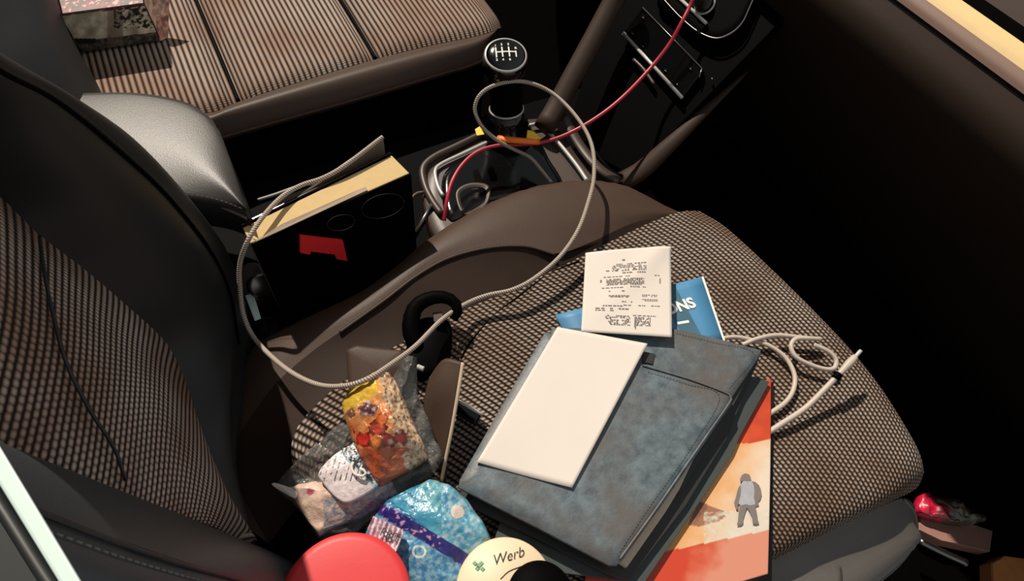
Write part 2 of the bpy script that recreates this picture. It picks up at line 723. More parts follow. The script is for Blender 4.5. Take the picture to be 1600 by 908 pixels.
prof_loft('glovebox_face', [(1.20, -0.35), (1.08, -0.2), (0.99, -0.05), (0.92, 0.08), (0.875, 0.17), (0.852, 0.225), (0.848, 0.262), (0.860, 0.286), (0.882, 0.2975)], -0.9, 1.7, 'dash', dash)
prof_loft('seam_strip', [(0.882, 0.2975), (0.886, 0.296), (0.889, 0.301)], -0.9, 1.7, 'plastic_black', dash, npf=6)
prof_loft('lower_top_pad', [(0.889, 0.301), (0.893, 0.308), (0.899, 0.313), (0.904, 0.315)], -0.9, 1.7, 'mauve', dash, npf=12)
prof_loft('dash_glare_strip', [(0.904, 0.315), (0.912, 0.321), (0.924, 0.325), (0.934, 0.325)], -0.9, 1.7, 'cream', dash, npf=12)['label'] = 'top strip coloured cream for sun glare'  # sunlit dash top, its glare put into the colour
prof_loft('defroster_channel', [(0.934, 0.325), (0.938, 0.31), (0.955, 0.308), (0.968, 0.325)], -0.9, 1.7, 'plastic_black', dash, npf=12)
prof_loft('windscreen_shelf', [(0.968, 0.325), (1.02, 0.345), (1.12, 0.40), (1.25, 0.42), (1.4, 0.42)], -0.9, 1.7, 'plastic_brown', dash, npf=16)

# centre stack: sloping face between two brown rails
NS, PS = (-0.7, 0, 0.7), (0.66, 0.6, 0.0)


def S(px, py, d=0.0):
    n = Vector(NS).normalized()
    return PL(px, py, Vector(PS) + n * d, NS)


stack = thing('centre_stack', 'sloping black centre stack with climate buttons between two brown rails', 'control panel', (0.72, 0.68, -0.2))


def stack_quad(name, pts, m, d=0.003, th=0.004, parent=stack, bev=0.0015):
    n = Vector(NS).normalized()
    top = [S(x, y, d) for x, y in pts]
    bot = [p - n * th for p in top]
    return hexa(name, bot, top, m, parent, bev)


stack_quad('fascia', [(860, 210), (975, 285), (1215, 90), (1250, -120), (980, -160)][:0] or [(885, 215), (985, 275), (1330, -80), (1010, -240)], 'plastic_black', d=-0.006, th=0.02)
cp = stack_quad('climate_panel', [(975, 50), (1066, 152), (1099, 110), (1004, 10)], 'gloss_black', d=0.006, th=0.01)
bar('chrome_strip', S(974, 52, .007), S(1066, 153, .007), 0.0032, 'chrome', cp)
bar('upper_edge', S(1004, 12, .007), S(1096, 106, .007), 0.0014, 'steel', cp)
bar('side_edge', S(1097, 107, .007), S(1092, 121, .007), 0.0014, 'steel', cp)
for (bx, by) in ((988, 52), (1005, 28), (1004, 72), (1040, 111), (1058, 132), (1079, 108)):
    lathe('button', S(bx, by, 0.006), [(0.0042, 0), (0.0042, 0.0012), (0.0036, 0.0018)], 'plastic_black', cp, 12, NS)
    k = bar('button_mark', S(bx - 2, by - 1.5, 0.0088), S(bx + 2, by + 1.5, 0.0088), 0.0007, 'steel', cp)
tube('lower_slot', [S(990, 93, .004), S(1005, 108, .005), S(1022, 132, .004)], 0.0035, 'plastic_brown', stack, seg=10)
bz = slab('radio_bezel', [S(x, y, 0.012) for x, y in ((1030, -8), (1062, 27), (1090, 50), (1118, 60), (1142, 52), (1160, 35), (1172, 10), (1200, -60), (1150, -120), (1080, -90))], 0.012, 'plastic_black', stack, soft=True, edge=0.004)
tube('bezel_rim', [S(1036, -2, .013), S(1062, 26, .013), S(1090, 49, .013), S(1118, 60, .013), S(1142, 52, .013), S(1160, 35, .013), S(1172, 10, .013), S(1190, -30, .013)], 0.0016, 'steel', bz)
bar('chrome_bar', S(1056, -8, .0135), S(1104, 37, .0135), 0.003, 'chrome', bz)
kn = lathe('volume_knob', S(1102, 8, 0.012), [(0.0165, 0), (0.0165, 0.010), (0.015, 0.013), (0.001, 0.0135)], 'gloss_black', bz, 32, NS)
lathe('knob_ring', S(1102, 8, 0.012), [(0.0175, 0), (0.0185, 0.002), (0.0175, 0.004)], 'chrome', bz, 32, NS)
tube('screw_cap', [S(1112, 123, .0), S(1113, 124, .003)], 0.002, 'steel', stack, n=3)

# brown rails framing the stack, running down to the console
tube('left_rail', [(985, -40, 0.16), (960, 0, 0.12), (925, 65, 0.07), (895, 120, 0.03), (868, 170, -0.005), (850, 200, -0.02)], 0.020, 'rail_brown', stack, seg=16, flat=0.7)
tube('right_rail', [(1168, 112, 0.105), (1125, 152, 0.073), (1090, 185, 0.045), (1040, 232, 0.005), (1000, 268, -0.03), (965, 288, -0.055)], 0.021, 'rail_brown', stack, seg=16, flat=0.6, radii=[.12, .75, 1, 1, 1, 1])

# centre console
console = thing('centre_console', 'dark centre console with brown and chrome trim around the gear lever', 'console', (0.35, 0.68, -0.36))
box('console_body', (-0.35, 0.565, -0.34), (0.70, 0.83, -0.075), 'plastic_black', console, 0.01)
zc = -0.045
slab('console_top', [(700, 240, zc), (760, 205, zc), (850, 185, zc), (905, 240, zc), (960, 290, zc), (1000, 330, zc), (900, 350, zc), (720, 390, zc), (680, 370, zc), (662, 320, zc), (664, 272, zc)], 0.03, 'plastic_brown', console, soft=True, edge=0.006)
for nm, pts, r, m in (
    ('brown_rim', [(760, 206, zc + .004), (715, 228, zc + .004), (678, 246, zc + .004), (661, 264, zc + .004), (664, 290, zc + .004), (676, 315, zc + .004), (690, 335, zc + .004)], 0.0065, 'plastic_brown'),
    ('chrome_rim', [(762, 222, zc + .006), (728, 238, zc + .006), (690, 256, zc + .006), (680, 268, zc + .006), (684, 290, zc + .006), (692, 306, zc + .006)], 0.0032, 'chrome'),
    ('chrome_edge', [(826, 196, zc + .01), (845, 194, zc + .01), (858, 207, zc + .01), (880, 232, zc + .01), (902, 260, zc + .01), (918, 284, zc + .01)], 0.0036, 'chrome'),
    ('pocket_edge', [(930, 238, zc + .012), (945, 258, zc + .01), (958, 270, zc + .008), (972, 276, zc + .008)], 0.0042, 'plastic_black')):
    tube(nm, pts, r, m, console)
tube('tray_wall', [(880, 180, -.02), (905, 225, -.03), (935, 262, -.03), (968, 284, -.035)], 0.010, 'plastic_brown', console, seg=12, flat=0.5)
slab('shifter_well', [(700, 262, zc + .003), (762, 226, zc + .003), (830, 208, zc + .003), (860, 250, zc + .003), (880, 290, zc + .003), (840, 300, zc + .003), (760, 315, zc + .003), (705, 345, zc + .003), (690, 300, zc + .003)], 0.012, 'gloss_black', console, soft=True, edge=0.003)
slab('cup_well', [(712, 300, zc + .006), (735, 285, zc + .006), (765, 290, zc + .006), (760, 320, zc + .006), (725, 335, zc + .006)], 0.012, 'plastic_brown', console, soft=True, bulge=-0.008)
lathe('rear_socket', V((690, 330, -.06)), [(0.02, 0), (0.02, 0.012), (0.016, 0.014)], 'gloss_black', console)
bar('steel_rod', (650, 362, -.05), (676, 318, -.04), 0.0035, 'steel', console)
tube('rear_rim', [(632, 330, -.04), (648, 305, -.04), (664, 300, -.04)], 0.003, 'plastic_brown', console)

# armrest
az = 0.13
arm = thing('armrest', 'grey leather armrest with stitched front edge between the two seats', 'armrest', V((250, 230, -.02)))
a_far = [V(p) for p in ((40, 158, az), (120, 149, az), (200, 147, az), (262, 156, az), (306, 172, az), (334, 198, az), (352, 236, az), (370, 284, az - .002), (386, 330, az - .006))]
a_near = [V(p) for p in ((-10, 300, az), (40, 305, az), (95, 306, az), (150, 304, az), (200, 303, az), (245, 302, az), (290, 303, az), (340, 312, az - .002), (384, 330, az - .006))]
a_mid = [a.lerp(b, .5) + Vector((0, 0, .008)) for a, b in zip(a_far, a_near)]
loft('armrest_pad', [off(a_far, (.002, .006, -.05)), off(a_far, (.001, .004, -.012)), a_far, a_mid, a_near, off(a_near, (0, -.004, -.008))], 70, 36, 'leather', arm)
loft('armrest_side', [off(a_near, (0, -.004, -.008)), off(a_near, (0, -.006, -.03)), off(a_near, (0, .006, -.07))], 50, 10, 'leather_black', arm)
tube('armrest_piping', [(288, 311, az - .014), (330, 318, az - .014), (362, 330, az - .014), (386, 341, az - .016)], 0.0022, 'thread', arm)
stitches('armrest_stitching', [(290, 304, az + .002), (320, 307, az + .002), (350, 315, az + .002), (378, 326, az + .001)], 'thread', arm)

# ================================================================== far seat
far = thing('car_seat', 'far seat with fine ribbed beige fabric cushion and brown leather edge, beyond the armrest', 'car seat', (0.1, 1.15, -0.36))
zf = 0.03
near_edge = [V(p) for p in ((30, 215, zf), (130, 212, zf), (230, 185, zf), (330, 176, zf), (370, 160, zf), (470, 128, zf), (590, 92, zf), (680, 70, zf), (740, 58, zf), (768, 50, zf - .005), (783, 44, zf - .03))]


E = spline(near_edge, 140)


def nearest_u(px, py):
    return min(range(len(E)), key=lambda i: (proj(E[i])[0] - px) ** 2 + (proj(E[i])[1] - py) ** 2) / (len(E) - 1)


seams = [nearest_u(370, 155), nearest_u(590, 92)]


def far_disp(u, v, p):
    d = 0.0
    for s in seams:
        d -= 0.020 * math.exp(-((u - s) / 0.020) ** 2)
    return (0, 0, d)


bounds = [0.0] + seams + [1.0]
rows = [E, off(E, (0.0, 0.03, 0.012)), off(E, (0.0, 0.16, 0.014)), off(E, (0, 0.34, 0.012)), off(E, (0, 0.46, 0.03))]
loft('seat_cushion', rows, 260, 40, 'weave_far', far, disp=far_disp)
for s_ in seams:
    e_ = E[int(s_ * (len(E) - 1))]
    tube('panel_seam', [e_ + Vector((0, .012, -.008)), e_ + Vector((0, .16, -.004)), e_ + Vector((0, .34, -.006)), e_ + Vector((0, .46, .01))], .0035, 'plastic_black', far)
B1 = [V(p) for p in ((30, 300, .02), (130, 280, .02), (230, 240, .02), (330, 206, .02), (420, 180, .02), (560, 141, .02), (680, 106, .02), (735, 90, .02), (757, 78, .02), (764, 62, .015))]
mid = [a.lerp(b, .5) + Vector((0, -.004, .012)) for a, b in zip(spline(near_edge, 40), spline(B1, 40))]
loft('leather_bolster', [near_edge, mid, B1, off(B1, (0, -.004, -.02)), off(B1, (0, .02, -.04))], 80, 24, 'leather_brown', far)
tube('bolster_piping', off(B1, (0, -.004, -.014)), 0.003, 'leather_brown', far)
loft('seat_side', [off(B1, (0, 0, -.02)), off(B1, (0, .012, -.12)), off(B1, (0, .02, -.30))], 50, 12, 'plastic_black', far)
loft('seat_front', [off(E[-30:], (0, 0, 0)), off(E[-30:], (0.01, 0.2, -.1))], 10, 4, 'plastic_black', far).hide_render = False
# its backrest, only the lower inner bolster shows
nb, pb = (1, 0, .3), (-.17, 0, 0)
BR = [PL(x, y, pb, nb) for x, y in ((60, -160), (78, -60), (88, 0), (98, 50), (120, 95), (138, 130), (152, 165), (165, 215))]
BL = [PL(x, y, (-.20, 0, 0), nb) for x, y in ((-260, -60), (-200, 20), (-160, 90), (-120, 130), (-80, 170), (-40, 200), (0, 230), (40, 260))]
BM = [a.lerp(b, .45) + Vector((.055, 0, .02)) for a, b in zip(BR, BL)]
loft('backrest_bolster', [off(BR, (-.1, .02, 0)), BR, BM, BL, off(BL, (-.1, -.02, 0))], 40, 24, 'leather_black', far, solid=0.0)

# grimy box on the far seat
gx = thing('grimy_box', 'grimy grey and dark red box standing on the far ribbed seat', 'box', V((190, 60, .045)))
gb = [V(p) for p in ((128, 80, .05), (250, 62, .05))]
ax = (gb[1] - gb[0]); ln = ax.length; ax.normalize(); ay = Vector((-ax.y, ax.x, 0))
hz = 0.068


def grime(px, py):
    r = nz(px, py, .06, 3)
    r2 = nz(px, py, .16, 8)
    base = mixc((160, 150, 128), (236, 226, 198), .5 + r * .8)
    if py > 64 - (px - 128) * .12:
        base = mixc((40, 36, 32), (112, 100, 86), .5 + r2)
    if 168 < px < 192:
        base = mixc(base, (120, 100, 84), .6)
    if px > 178 and py < 44 and r2 > .02:
        base = (30, 28, 24)
    if 112 < px < 150 and 60 < py < 68:
        base = (28, 24, 22)
    if py < 25 - (px - 95) * .12 :
        base = mixc((50, 14, 20), (112, 30, 44), .5 + r * 1.2)
        if r2 > .32:
            base = (190, 130, 120)
    return base


def grid_face(name, a, b, c, d, n, m, parent, fn):
    G = [[bilerp((a, b, c, d), i / n, j / n) for j in range(n + 1)] for i in range(n + 1)]
    return link(name, grid_mesh(name, G, colour=fn), m, parent, smooth=False)


q0, q1 = gb
up = Vector((0, 0, hz)) + ay * -.002
dp = ay * 0.09
sk = hexa('box_shell', [q0, q1, q1 + dp, q0 + dp], [q0 + up, q1 + up, q1 + up + dp, q0 + up + dp], 'card_brown', gx, 0.002)
o_ = -ay * .0016
grid_face('front_label', q0 + o_, q1 + o_, q1 + up + o_, q0 + up + o_, 60, 'grime', gx, grime)
t_ = Vector((0, 0, .0016))
grid_face('top_print', q0 + up + t_, q1 + up + t_, q1 + up + dp + t_, q0 + up + dp + t_, 50, 'matte_print', gx,
          lambda x, y: mixc((52, 14, 22), (120, 32, 48), .5 + nz(x, y, .08)) if nz(x, y, .14, 4) < .3 else (200, 150, 140))['label'] = 'dark red printed top'
x_ = ax * .0016
grid_face('pink_side', q1 + x_, q1 + dp + x_, q1 + dp + up + x_, q1 + up + x_, 30, 'foil', gx, lambda x, y: mixc((150, 100, 80), (230, 186, 160), .5 + nz(x, y, .12)))['label'] = 'pinkish crumpled side'
slab('side_flap', [(237, -6, .105), (264, -8, .10), (262, 58, .045), (249, 63, .05)], .002, 'foil', gx, colour=lambda x, y: mixc((140, 92, 72), (236, 190, 164), .5 + nz(x, y, .12) * 1.2), crumple=.003, edge=.0005)

# ================================================================== near seat
seat = thing('car_seat', 'near seat with knotted brown fabric and black leather bolsters, littered with papers and wrappers', 'car seat', (0.25, 0.2, -0.36))
# --- cushion (curves run from the backrest to the front edge)
c_in = [(480, 765, -.01), (462, 735, -.004), (455, 700, 0), (470, 660, .002), (510, 618, .004), (560, 578, .006), (650, 522, .006), (720, 486, .006), (800, 452, .006), (870, 420, .006), (940, 384, .006), (1010, 350, .004), (1060, 332, -.002), (1092, 330, -.014)]
c_q1 = [(500, 800, -.012), (600, 720, -.006), (700, 650, -.004), (800, 590, -.003), (900, 520, -.003), (1000, 462, -.003), (1090, 410, -.003), (1130, 372, -.006), (1142, 362, -.022)]
c_q2 = [(640, 860, -.012), (760, 800, -.006), (900, 700, -.003), (1030, 620, -.003), (1120, 560, -.003), (1200, 500, -.003), (1240, 468, -.006), (1248, 462, -.024)]
c_q3 = [(760, 930, -.01), (900, 850, -.005), (1040, 770, -.002), (1180, 690, 0), (1290, 620, 0), (1345, 578, -.005), (1352, 574, -.024)]
c_q4 = [(860, 980, -.008), (1000, 905, -.002), (1140, 832, .001), (1260, 770, .002), (1360, 715, .002), (1415, 685, -.003), (1424, 682, -.024)]
c_out = [(905, 1000, -.01), (1045, 938, -.006), (1190, 868, -.004), (1300, 812, -.004), (1390, 768, -.004), (1436, 735, -.01), (1443, 730, -.03)]
c_o2 = [(905, 1010, -.035), (1050, 950, -.032), (1195, 882, -.030), (1305, 826, -.030), (1390, 785, -.032), (1430, 765, -.036), (1440, 752, -.05)]


def near_disp(u, v, p):
    x, y = proj(p)
    # long seam groove parallel with the inner edge
    return (0, 0, 0.0015 * math.sin(p.x * 22) * math.sin(p.y * 17))


loft('seat_cushion', [c_in, c_q1, c_q2, c_q3, c_q4, c_out, c_o2], 240, 140, 'weave_near', seat, disp=near_disp)
# front roll going down towards the footwell
ends = [V(c[-1]) for c in (c_in, c_q1, c_q2, c_q3, c_q4, c_out, c_o2)]
loft('cushion_front', [ends, off(ends, (.012, 0, -.03)), off(ends, (.006, 0, -.09)), off(ends, (-.03, 0, -.24))], 60, 16, 'weave_near', seat)
tube('fabric_line', [(720, 560, .0015), (735, 535, .002), (770, 495, .002), (812, 462, .004), (858, 428, .005), (905, 408, .006)], 0.0016, 'plastic_black', seat)  # thin dark line laid on the cushion near its inner edge
# inner leather bolster
sil = [(330, 780, -.07), (335, 690, -.065), (345, 640, -.06), (372, 590, -.045), (400, 545, -.03), (470, 505, -.015), (560, 462, -.005), (620, 420, .002), (670, 378, .006), (740, 334, .008), (820, 300, .008), (900, 286, .006), (975, 292, .0), (1040, 322, -.012), (1092, 345, -.03)]
seam = [(420, 850, -.03), (372, 760, -.03), (365, 700, -.03), (400, 640, -.02), (440, 590, -.012), (500, 540, -.004), (560, 500, .004), (620, 458, .010), (690, 410, .014), (760, 390, .016), (820, 386, .015), (870, 396, .012), (920, 380, .008), (1000, 345, 0), (1075, 338, -.015)]
loft('inner_bolster', [off([V(p) for p in sil], (0, .02, -.12)), off([V(p) for p in sil], (0, .012, -.02)), sil, [V(a).lerp(V(b), .5) + Vector((0, 0, .006)) for a, b in zip(sil, seam)], seam], 90, 30, 'leather_brown', seat)
lowr = [V(a).lerp(V(b), .5) + Vector((0, 0, -.004)) for a, b in zip(spline([V(p) for p in seam], 14), spline([V(p) for p in c_in], 14))]
loft('inner_insert', [seam, lowr, off([V(p) for p in c_in], (0, -.004, -.008))], 80, 16, 'leather_shaded', seat)  # shade is put into the colour of this insert
tube('bolster_piping', [(530, 520, .003), (600, 470, .012), (650, 432, .0145), (700, 404, .017), (760, 388, .018), (820, 385, .017), (868, 398, .013)], 0.0022, 'leather_brown', seat)
stitches('bolster_stitching', [(540, 508, .006), (600, 465, .013), (650, 427, .016), (700, 400, .018), (760, 384, .019), (820, 381, .018)], 'thread', seat)
# outer side trim below the cushion
t0 = [(1150, 935, -.035), (1210, 872, -.036), (1260, 845, -.036), (1320, 818, -.036), (1380, 790, -.037), (1412, 779, -.045), (1430, 790, -.06)]
t1 = [(1160, 990, -.04), (1225, 905, -.045), (1280, 880, -.045), (1340, 855, -.05), (1395, 830, -.055), (1424, 822, -.06), (1432, 826, -.07)]
t2 = [(1230, 1050, -.07), (1280, 985, -.075), (1330, 945, -.08), (1370, 912, -.085), (1402, 885, -.09), (1424, 860, -.09), (1434, 842, -.085)]
loft('side_trim', [t0, t1, t2, off([V(p) for p in t2], (0, .02, -.15))], 50, 24, 'trim_grey', seat)
tube('trim_piping', [(1330, 946, -.078), (1370, 911, -.083), (1402, 884, -.088), (1422, 858, -.088), (1432, 832, -.08), (1428, 800, -.062), (1412, 780, -.044)], 0.0024, 'trim_grey', seat)
tube('trim_crease', [(1308, 940, -.058), (1314, 905, -.05), (1313, 882, -.046)], 0.0012, 'leather', seat)
box('seat_base', (-.1, 0.03, -.35), (.60, 0.42, -.13), 'plastic_black', seat, .02)

# --- backrest
nB, pB = Vector((1, 0, .12)), Vector((-.14, 0, 0))


def B(px, py, d=0.0):
    return PL(px, py, pB + Vector((d, 0, 0)), nB)


D = [B(*p) for p in ((-420, 60, 0), (-200, 150, 0), (-90, 235, 0), (0, 307, 0), (60, 366, 0), (130, 420, 0), (200, 480, 0), (262, 540, 0), (295, 610, 0), (318, 690, 0), (340, 770, 0), (372, 850, .0))]
A = [B(*p) for p in ((-520, 380, 0), (-360, 500, 0), (-220, 590, 0), (-110, 645, 0), (0, 692, 0), (60, 712, 0), (120, 736, 0), (190, 762, 0), (250, 785, 0), (305, 806, 0), (345, 824, 0), (385, 856, 0))]
m1 = [a.lerp(b, .33) + Vector((.012, 0, 0)) for a, b in zip(D, A)]
m2 = [a.lerp(b, .66) + Vector((.014, 0, 0)) for a, b in zip(D, A)]
loft('backrest_panel', [off(D, (-.006, 0, 0)), D, m1, m2, A, off(A, (-.006, 0, 0))], 200, 120, 'weave_back', seat)
sm = [B(*p) for p in ((62, 370, .012), (70, 430, .016), (85, 500, .018), (105, 570, .018), (140, 640, .016), (178, 700, .012), (196, 750, .006))]
tube('fabric_line', sm, 0.0014, 'leather_black', seat)  # seam of the backrest fabric
# inner bolster: rises from the panel to a stitched ridge, then turns to the side
Eg = [B(*p) for p in ((-420, -200, .085), (-200, -20, .085), (-90, 60, .085), (0, 118, .085), (90, 165, .085), (180, 236, .085), (262, 312, .085), (328, 396, .08), (358, 462, .065), (372, 540, .045), (362, 620, .025), (360, 720, .005), (385, 840, .0))]
Fg = [B(*p) for p in ((-420, -250, .085), (-200, -50, .085), (-90, 30, .085), (0, 87, .085), (110, 152, .085), (212, 222, .085), (300, 318, .085), (352, 392, .08), (378, 462, .065), (396, 540, .045), (380, 620, .025), (366, 720, .005), (390, 850, 0))]
Dr = spline(D, 13)
bm = [a.lerp(b, .45) + Vector((.012, 0, 0)) for a, b in zip(Dr, Eg)]
loft('inner_backrest_bolster', [off(D, (-.004, 0, 0)), bm, Eg, Fg, off(Fg, (-.06, .015, -.01)), off(Fg, (-.14, .01, -.03))], 120, 50, 'leather_black', seat)
tube('backrest_piping', off(Eg[1:10], (.002, .001, .001)), 0.0018, 'plastic_black', seat)
stitches('backrest_stitching', [p + Vector((.003, .006, .003)) for p in (Eg[i] for i in range(2, 9))], 'thread', seat, 0.006, 0.0005)
# outer bolster, nearest the camera
Cg = [B(*p) for p in ((-500, 480, .05), (-340, 600, .05), (-200, 690, .05), (-90, 755, .05), (0, 790, .05), (85, 821, .05), (164, 851, .05), (246, 878, .05), (300, 894, .05), (380, 915, .045), (460, 945, .04))]
Ar = spline(A[:-1] + [B(440, 862, 0)], 11)
cm = [a.lerp(b, .5) + Vector((.012, 0, 0.004)) for a, b in zip(Ar, Cg)]
loft('outer_backrest_bolster', [off(Ar, (-.004, 0, 0)), cm, Cg, off(Cg, (-.02, -.02, 0)), off(Cg, (-.14, -.035, -.02))], 100, 40, 'leather_outer', seat)
stitches('outer_stitching', [p + Vector((.001, -.005, .001)) for p in Cg[3:]], 'stitch_pale', seat, 0.007, 0.0007)
tube('outer_piping', off(Cg[2:], (.002, .002, .001)), 0.0016, 'leather_black', seat)

# door frame edge at the very near left
dfm = thing('door_frame', 'dark door frame edge with pale mint strip, nearest the camera at lower left', 'door frame', V((30, 850, .3)))
zz = .60
hexa('pale_edge', [(-70, 582, zz - .004), (-70, 646, zz - .004), (150, 1004, zz - .004), (186, 1004, zz - .004)], [(-70, 580, zz), (-70, 644, zz), (150, 1004, zz), (184, 1004, zz)], 'mint', dfm, .0006)['label'] = 'pale mint edge strip'
hexa('dark_frame', [(-70, 646, zz - .02), (-200, 800, zz - .02), (-20, 1050, zz - .02), (148, 1004, zz - .02)], [(-70, 646, zz - .003), (-200, 800, zz - .003), (-20, 1050, zz - .003), (148, 1004, zz - .003)], 'frame_dark', dfm, .001)
tube('frame_seal', [(-60, 700, zz - .002), (0, 790, zz - .002), (60, 885, zz - .002), (110, 960, zz - .002)], .0015, 'frame_dark', dfm)

# ================================================================== gear lever
gp = V((792, 205, -.035))
gl = thing('gear_lever', 'glossy black gear lever with silver shift diagram on its round knob', 'gear lever', gp)
kc = V((790, 88, .125))
axis = (kc - V((792, 205, -.02))).normalized()
base = V((792, 205, -.035))
Lh = (kc - base).length
lathe('gaiter', base, [(0.050, -.012), (0.046, 0.004), (0.040, 0.016), (0.036, 0.03), (0.033, .045)], 'gloss_black', gl, 40, axis)
lathe('lower_ring', base, [(0.030, .046), (0.032, .048), (0.030, .050)], 'chrome', gl, 40, axis)
lathe('stem', base, [(0.030, .045), (0.029, .06), (0.029, .09), (0.030, Lh - .045), (.032, Lh - .03)], 'plastic_black', gl, 40, axis)
tilt = (axis * 1.0 + Vector((-.10, -.35, .2))).normalized()
kb = kc - tilt * .03
lathe('knob', kb, [(0.026, -.012), (0.034, .0), (0.038, .012), (0.0375, .024), (0.035, .030), (0.034, .031)], 'gloss_black', gl, 48, tilt)
lathe('knob_ring', kb, [(0.0345, .030), (0.0352, .033), (0.033, .0345)], 'chrome', gl, 48, tilt)
kt = lathe('knob_top', kb, [(0.0335, .031), (0.0330, .034), (0.027, .0375), (0.018, .0395), (0.008, .0403), (.0005, .0405)], 'gloss_black', gl, 48, tilt)
# shift diagram
tq = tilt.to_track_quat('Z', 'Y')
kx = (V((815, 80, .1)) - V((765, 80, .1)))
kx = (kx - tilt * kx.dot(tilt)).normalized()
ky = tilt.cross(kx).normalized()
kO = kb + tilt * .0412


def kpt(a, b):
    r2 = (a * a + b * b)
    return kO + kx * a + ky * b - tilt * (r2 * 4.5)


dv, df = [], []
segs = [((-.016, 0), (.016, 0)), ((-.016, -.010), (-.016, .010)), ((-.006, -.010), (-.006, .010)), ((.005, -.010), (.005, .010)), ((.016, -.010), (.016, .002))]
for (a, b) in segs:
    d = Vector((b[0] - a[0], b[1] - a[1])).normalized()
    w = Vector((-d.y, d.x)) * .0011
    for k in range(6):
        p, q = Vector(a).lerp(Vector(b), k / 6), Vector(a).lerp(Vector(b), (k + 1) / 6)
        n0 = len(dv)
        for s_ in (p - w, q - w, q + w, p + w):
            dv.append(tuple(kpt(s_.x, s_.y)))
        df.append((n0, n0 + 1, n0 + 2, n0 + 3))
me = bpy.data.meshes.new('shift_diagram')
me.from_pydata(dv, [], df)
link('shift_diagram', me, 'white_ink', kt, smooth=False)
for ch, (a, b) in {'1': (-.0175, .0115), '3': (-.0075, .0125), '5': (.0035, .0125), '2': (-.0175, -.0165), '4': (-.0075, -.0175), '6': (.0035, -.0175), 'R': (.0145, .0045)}.items():
    text('shift_digit', ch, kpt(a, b) + tilt * .0008, kx, ky, .0062, 'white_ink', kt, bold=.0002)

# ================================================================== book standing between seat and console
zt = .10
bk = thing('thick_book', 'thick black-covered book standing on edge beside the armrest, yellowed page edges up', 'book', V((510, 380, -.06)))
ka, kb2, kc2, kd = V((378, 354, zt)), V((611, 241, zt)), V((641, 272, zt)), V((392, 382, zt))
dn = Vector((0, 0, -.17))
ins = (kd - ka).normalized() * .002
hexa('page_block', [ka + dn + ins, kb2 + dn + ins, kc2 + dn - ins, kd + dn - ins], [ka + ins, kb2 + ins, kc2 - ins, kd - ins], 'pages', bk, .0015)['label'] = 'yellowed page block'
nrm = (kc2 - kd).cross(Vector((0, 0, 1))).normalized()
lu = Vector((0, 0, .003))
frontc = hexa('front_cover', [kd + dn - lu, kc2 + dn - lu, kc2 + dn - lu + nrm * .003, kd + dn - lu + nrm * .003], [kd + lu, kc2 + lu, kc2 + lu + nrm * .003, kd + lu + nrm * .003], 'gloss_black', bk, .0008)
hexa('back_cover', [ka + dn - lu - nrm * .003, kb2 + dn - lu - nrm * .003, kb2 + dn - lu, ka + dn - lu], [ka + lu - nrm * .003, kb2 + lu - nrm * .003, kb2 + lu, ka + lu], 'gloss_black', bk, .0008)
frontc.data.materials[0] = M['plastic_black']


def BF(px, py, d=.0035):
    return PL(px, py, kd + nrm * d, nrm)


for cx_, cy_, rx, ry, rot in ((598, 322, 34, 18, -.25), (533, 348, 22, 12, -.2)):
    pts = []
    for k in range(25):
        a = 2 * math.pi * k / 24
        x, y = rx * math.cos(a), ry * math.sin(a)
        pts.append(BF(cx_ + x * math.cos(rot) - y * math.sin(rot), cy_ + x * math.sin(rot) + y * math.cos(rot)))
    tube('embossed_ring', pts, .0005, 'steel', frontc, n=48, seg=6)
n_ = nrm * .004
rq = [BF(x, y) for x, y in ((467, 366), (534, 374), (541, 405), (524, 402), (521, 395), (484, 390), (482, 395), (467, 392))]
me = bpy.data.meshes.new('red_tab')
vs = [tuple(p) for p in rq] + [tuple(p + n_) for p in rq]
k8 = len(rq)
me.from_pydata(vs, [], [tuple(range(k8)), tuple(range(2 * k8 - 1, k8 - 1, -1))] + [(i, i + k8, (i + 1) % k8 + k8, (i + 1) % k8) for i in range(k8)])
link('red_tab', me, 'red', frontc, smooth=False)['label'] = 'red tab on the black cover'
hexa('loose_page', [(398, 384, zt - .02), (440, 362, zt - .02), (575, 302, zt - .02), (576, 304, zt - .02)], [(394, 380, zt + .008), (440, 350, zt + .010), (572, 291, zt + .006), (574, 297, zt + .004)], 'card_edge', bk, 0)

# stiff card standing behind the book
cd = thing('stiff_card', 'thin grey-brown card sticking up behind the yellowed book pages', 'card', V((540, 280, -.05)))
c1, c2 = V((470, 304, .10)), V((598, 214, .118))
dn2 = Vector((0, 0, -.16))
cn = (c2 - c1).cross(Vector((0, 0, 1))).normalized() * .0012
hexa('card_sheet', [c1 + dn2, c2 + dn2, c2 + dn2 + cn, c1 + dn2 + cn], [c1, c2, c2 + cn, c1 + cn], 'card_brown', cd, 0)
tube('card_edge', [c1 + cn * .5, c2 + cn * .5], .0017, 'card_edge', cd, n=6)['label'] = 'tan worn card edge'
ws = tube('white_straw', [(404, 312, .06), (430, 304, .075), (470, 290, .09), (500, 285, .092)], .0022, 'chrome')
tag(ws, 'short shiny rod lying behind the left end of the book', 'rod')
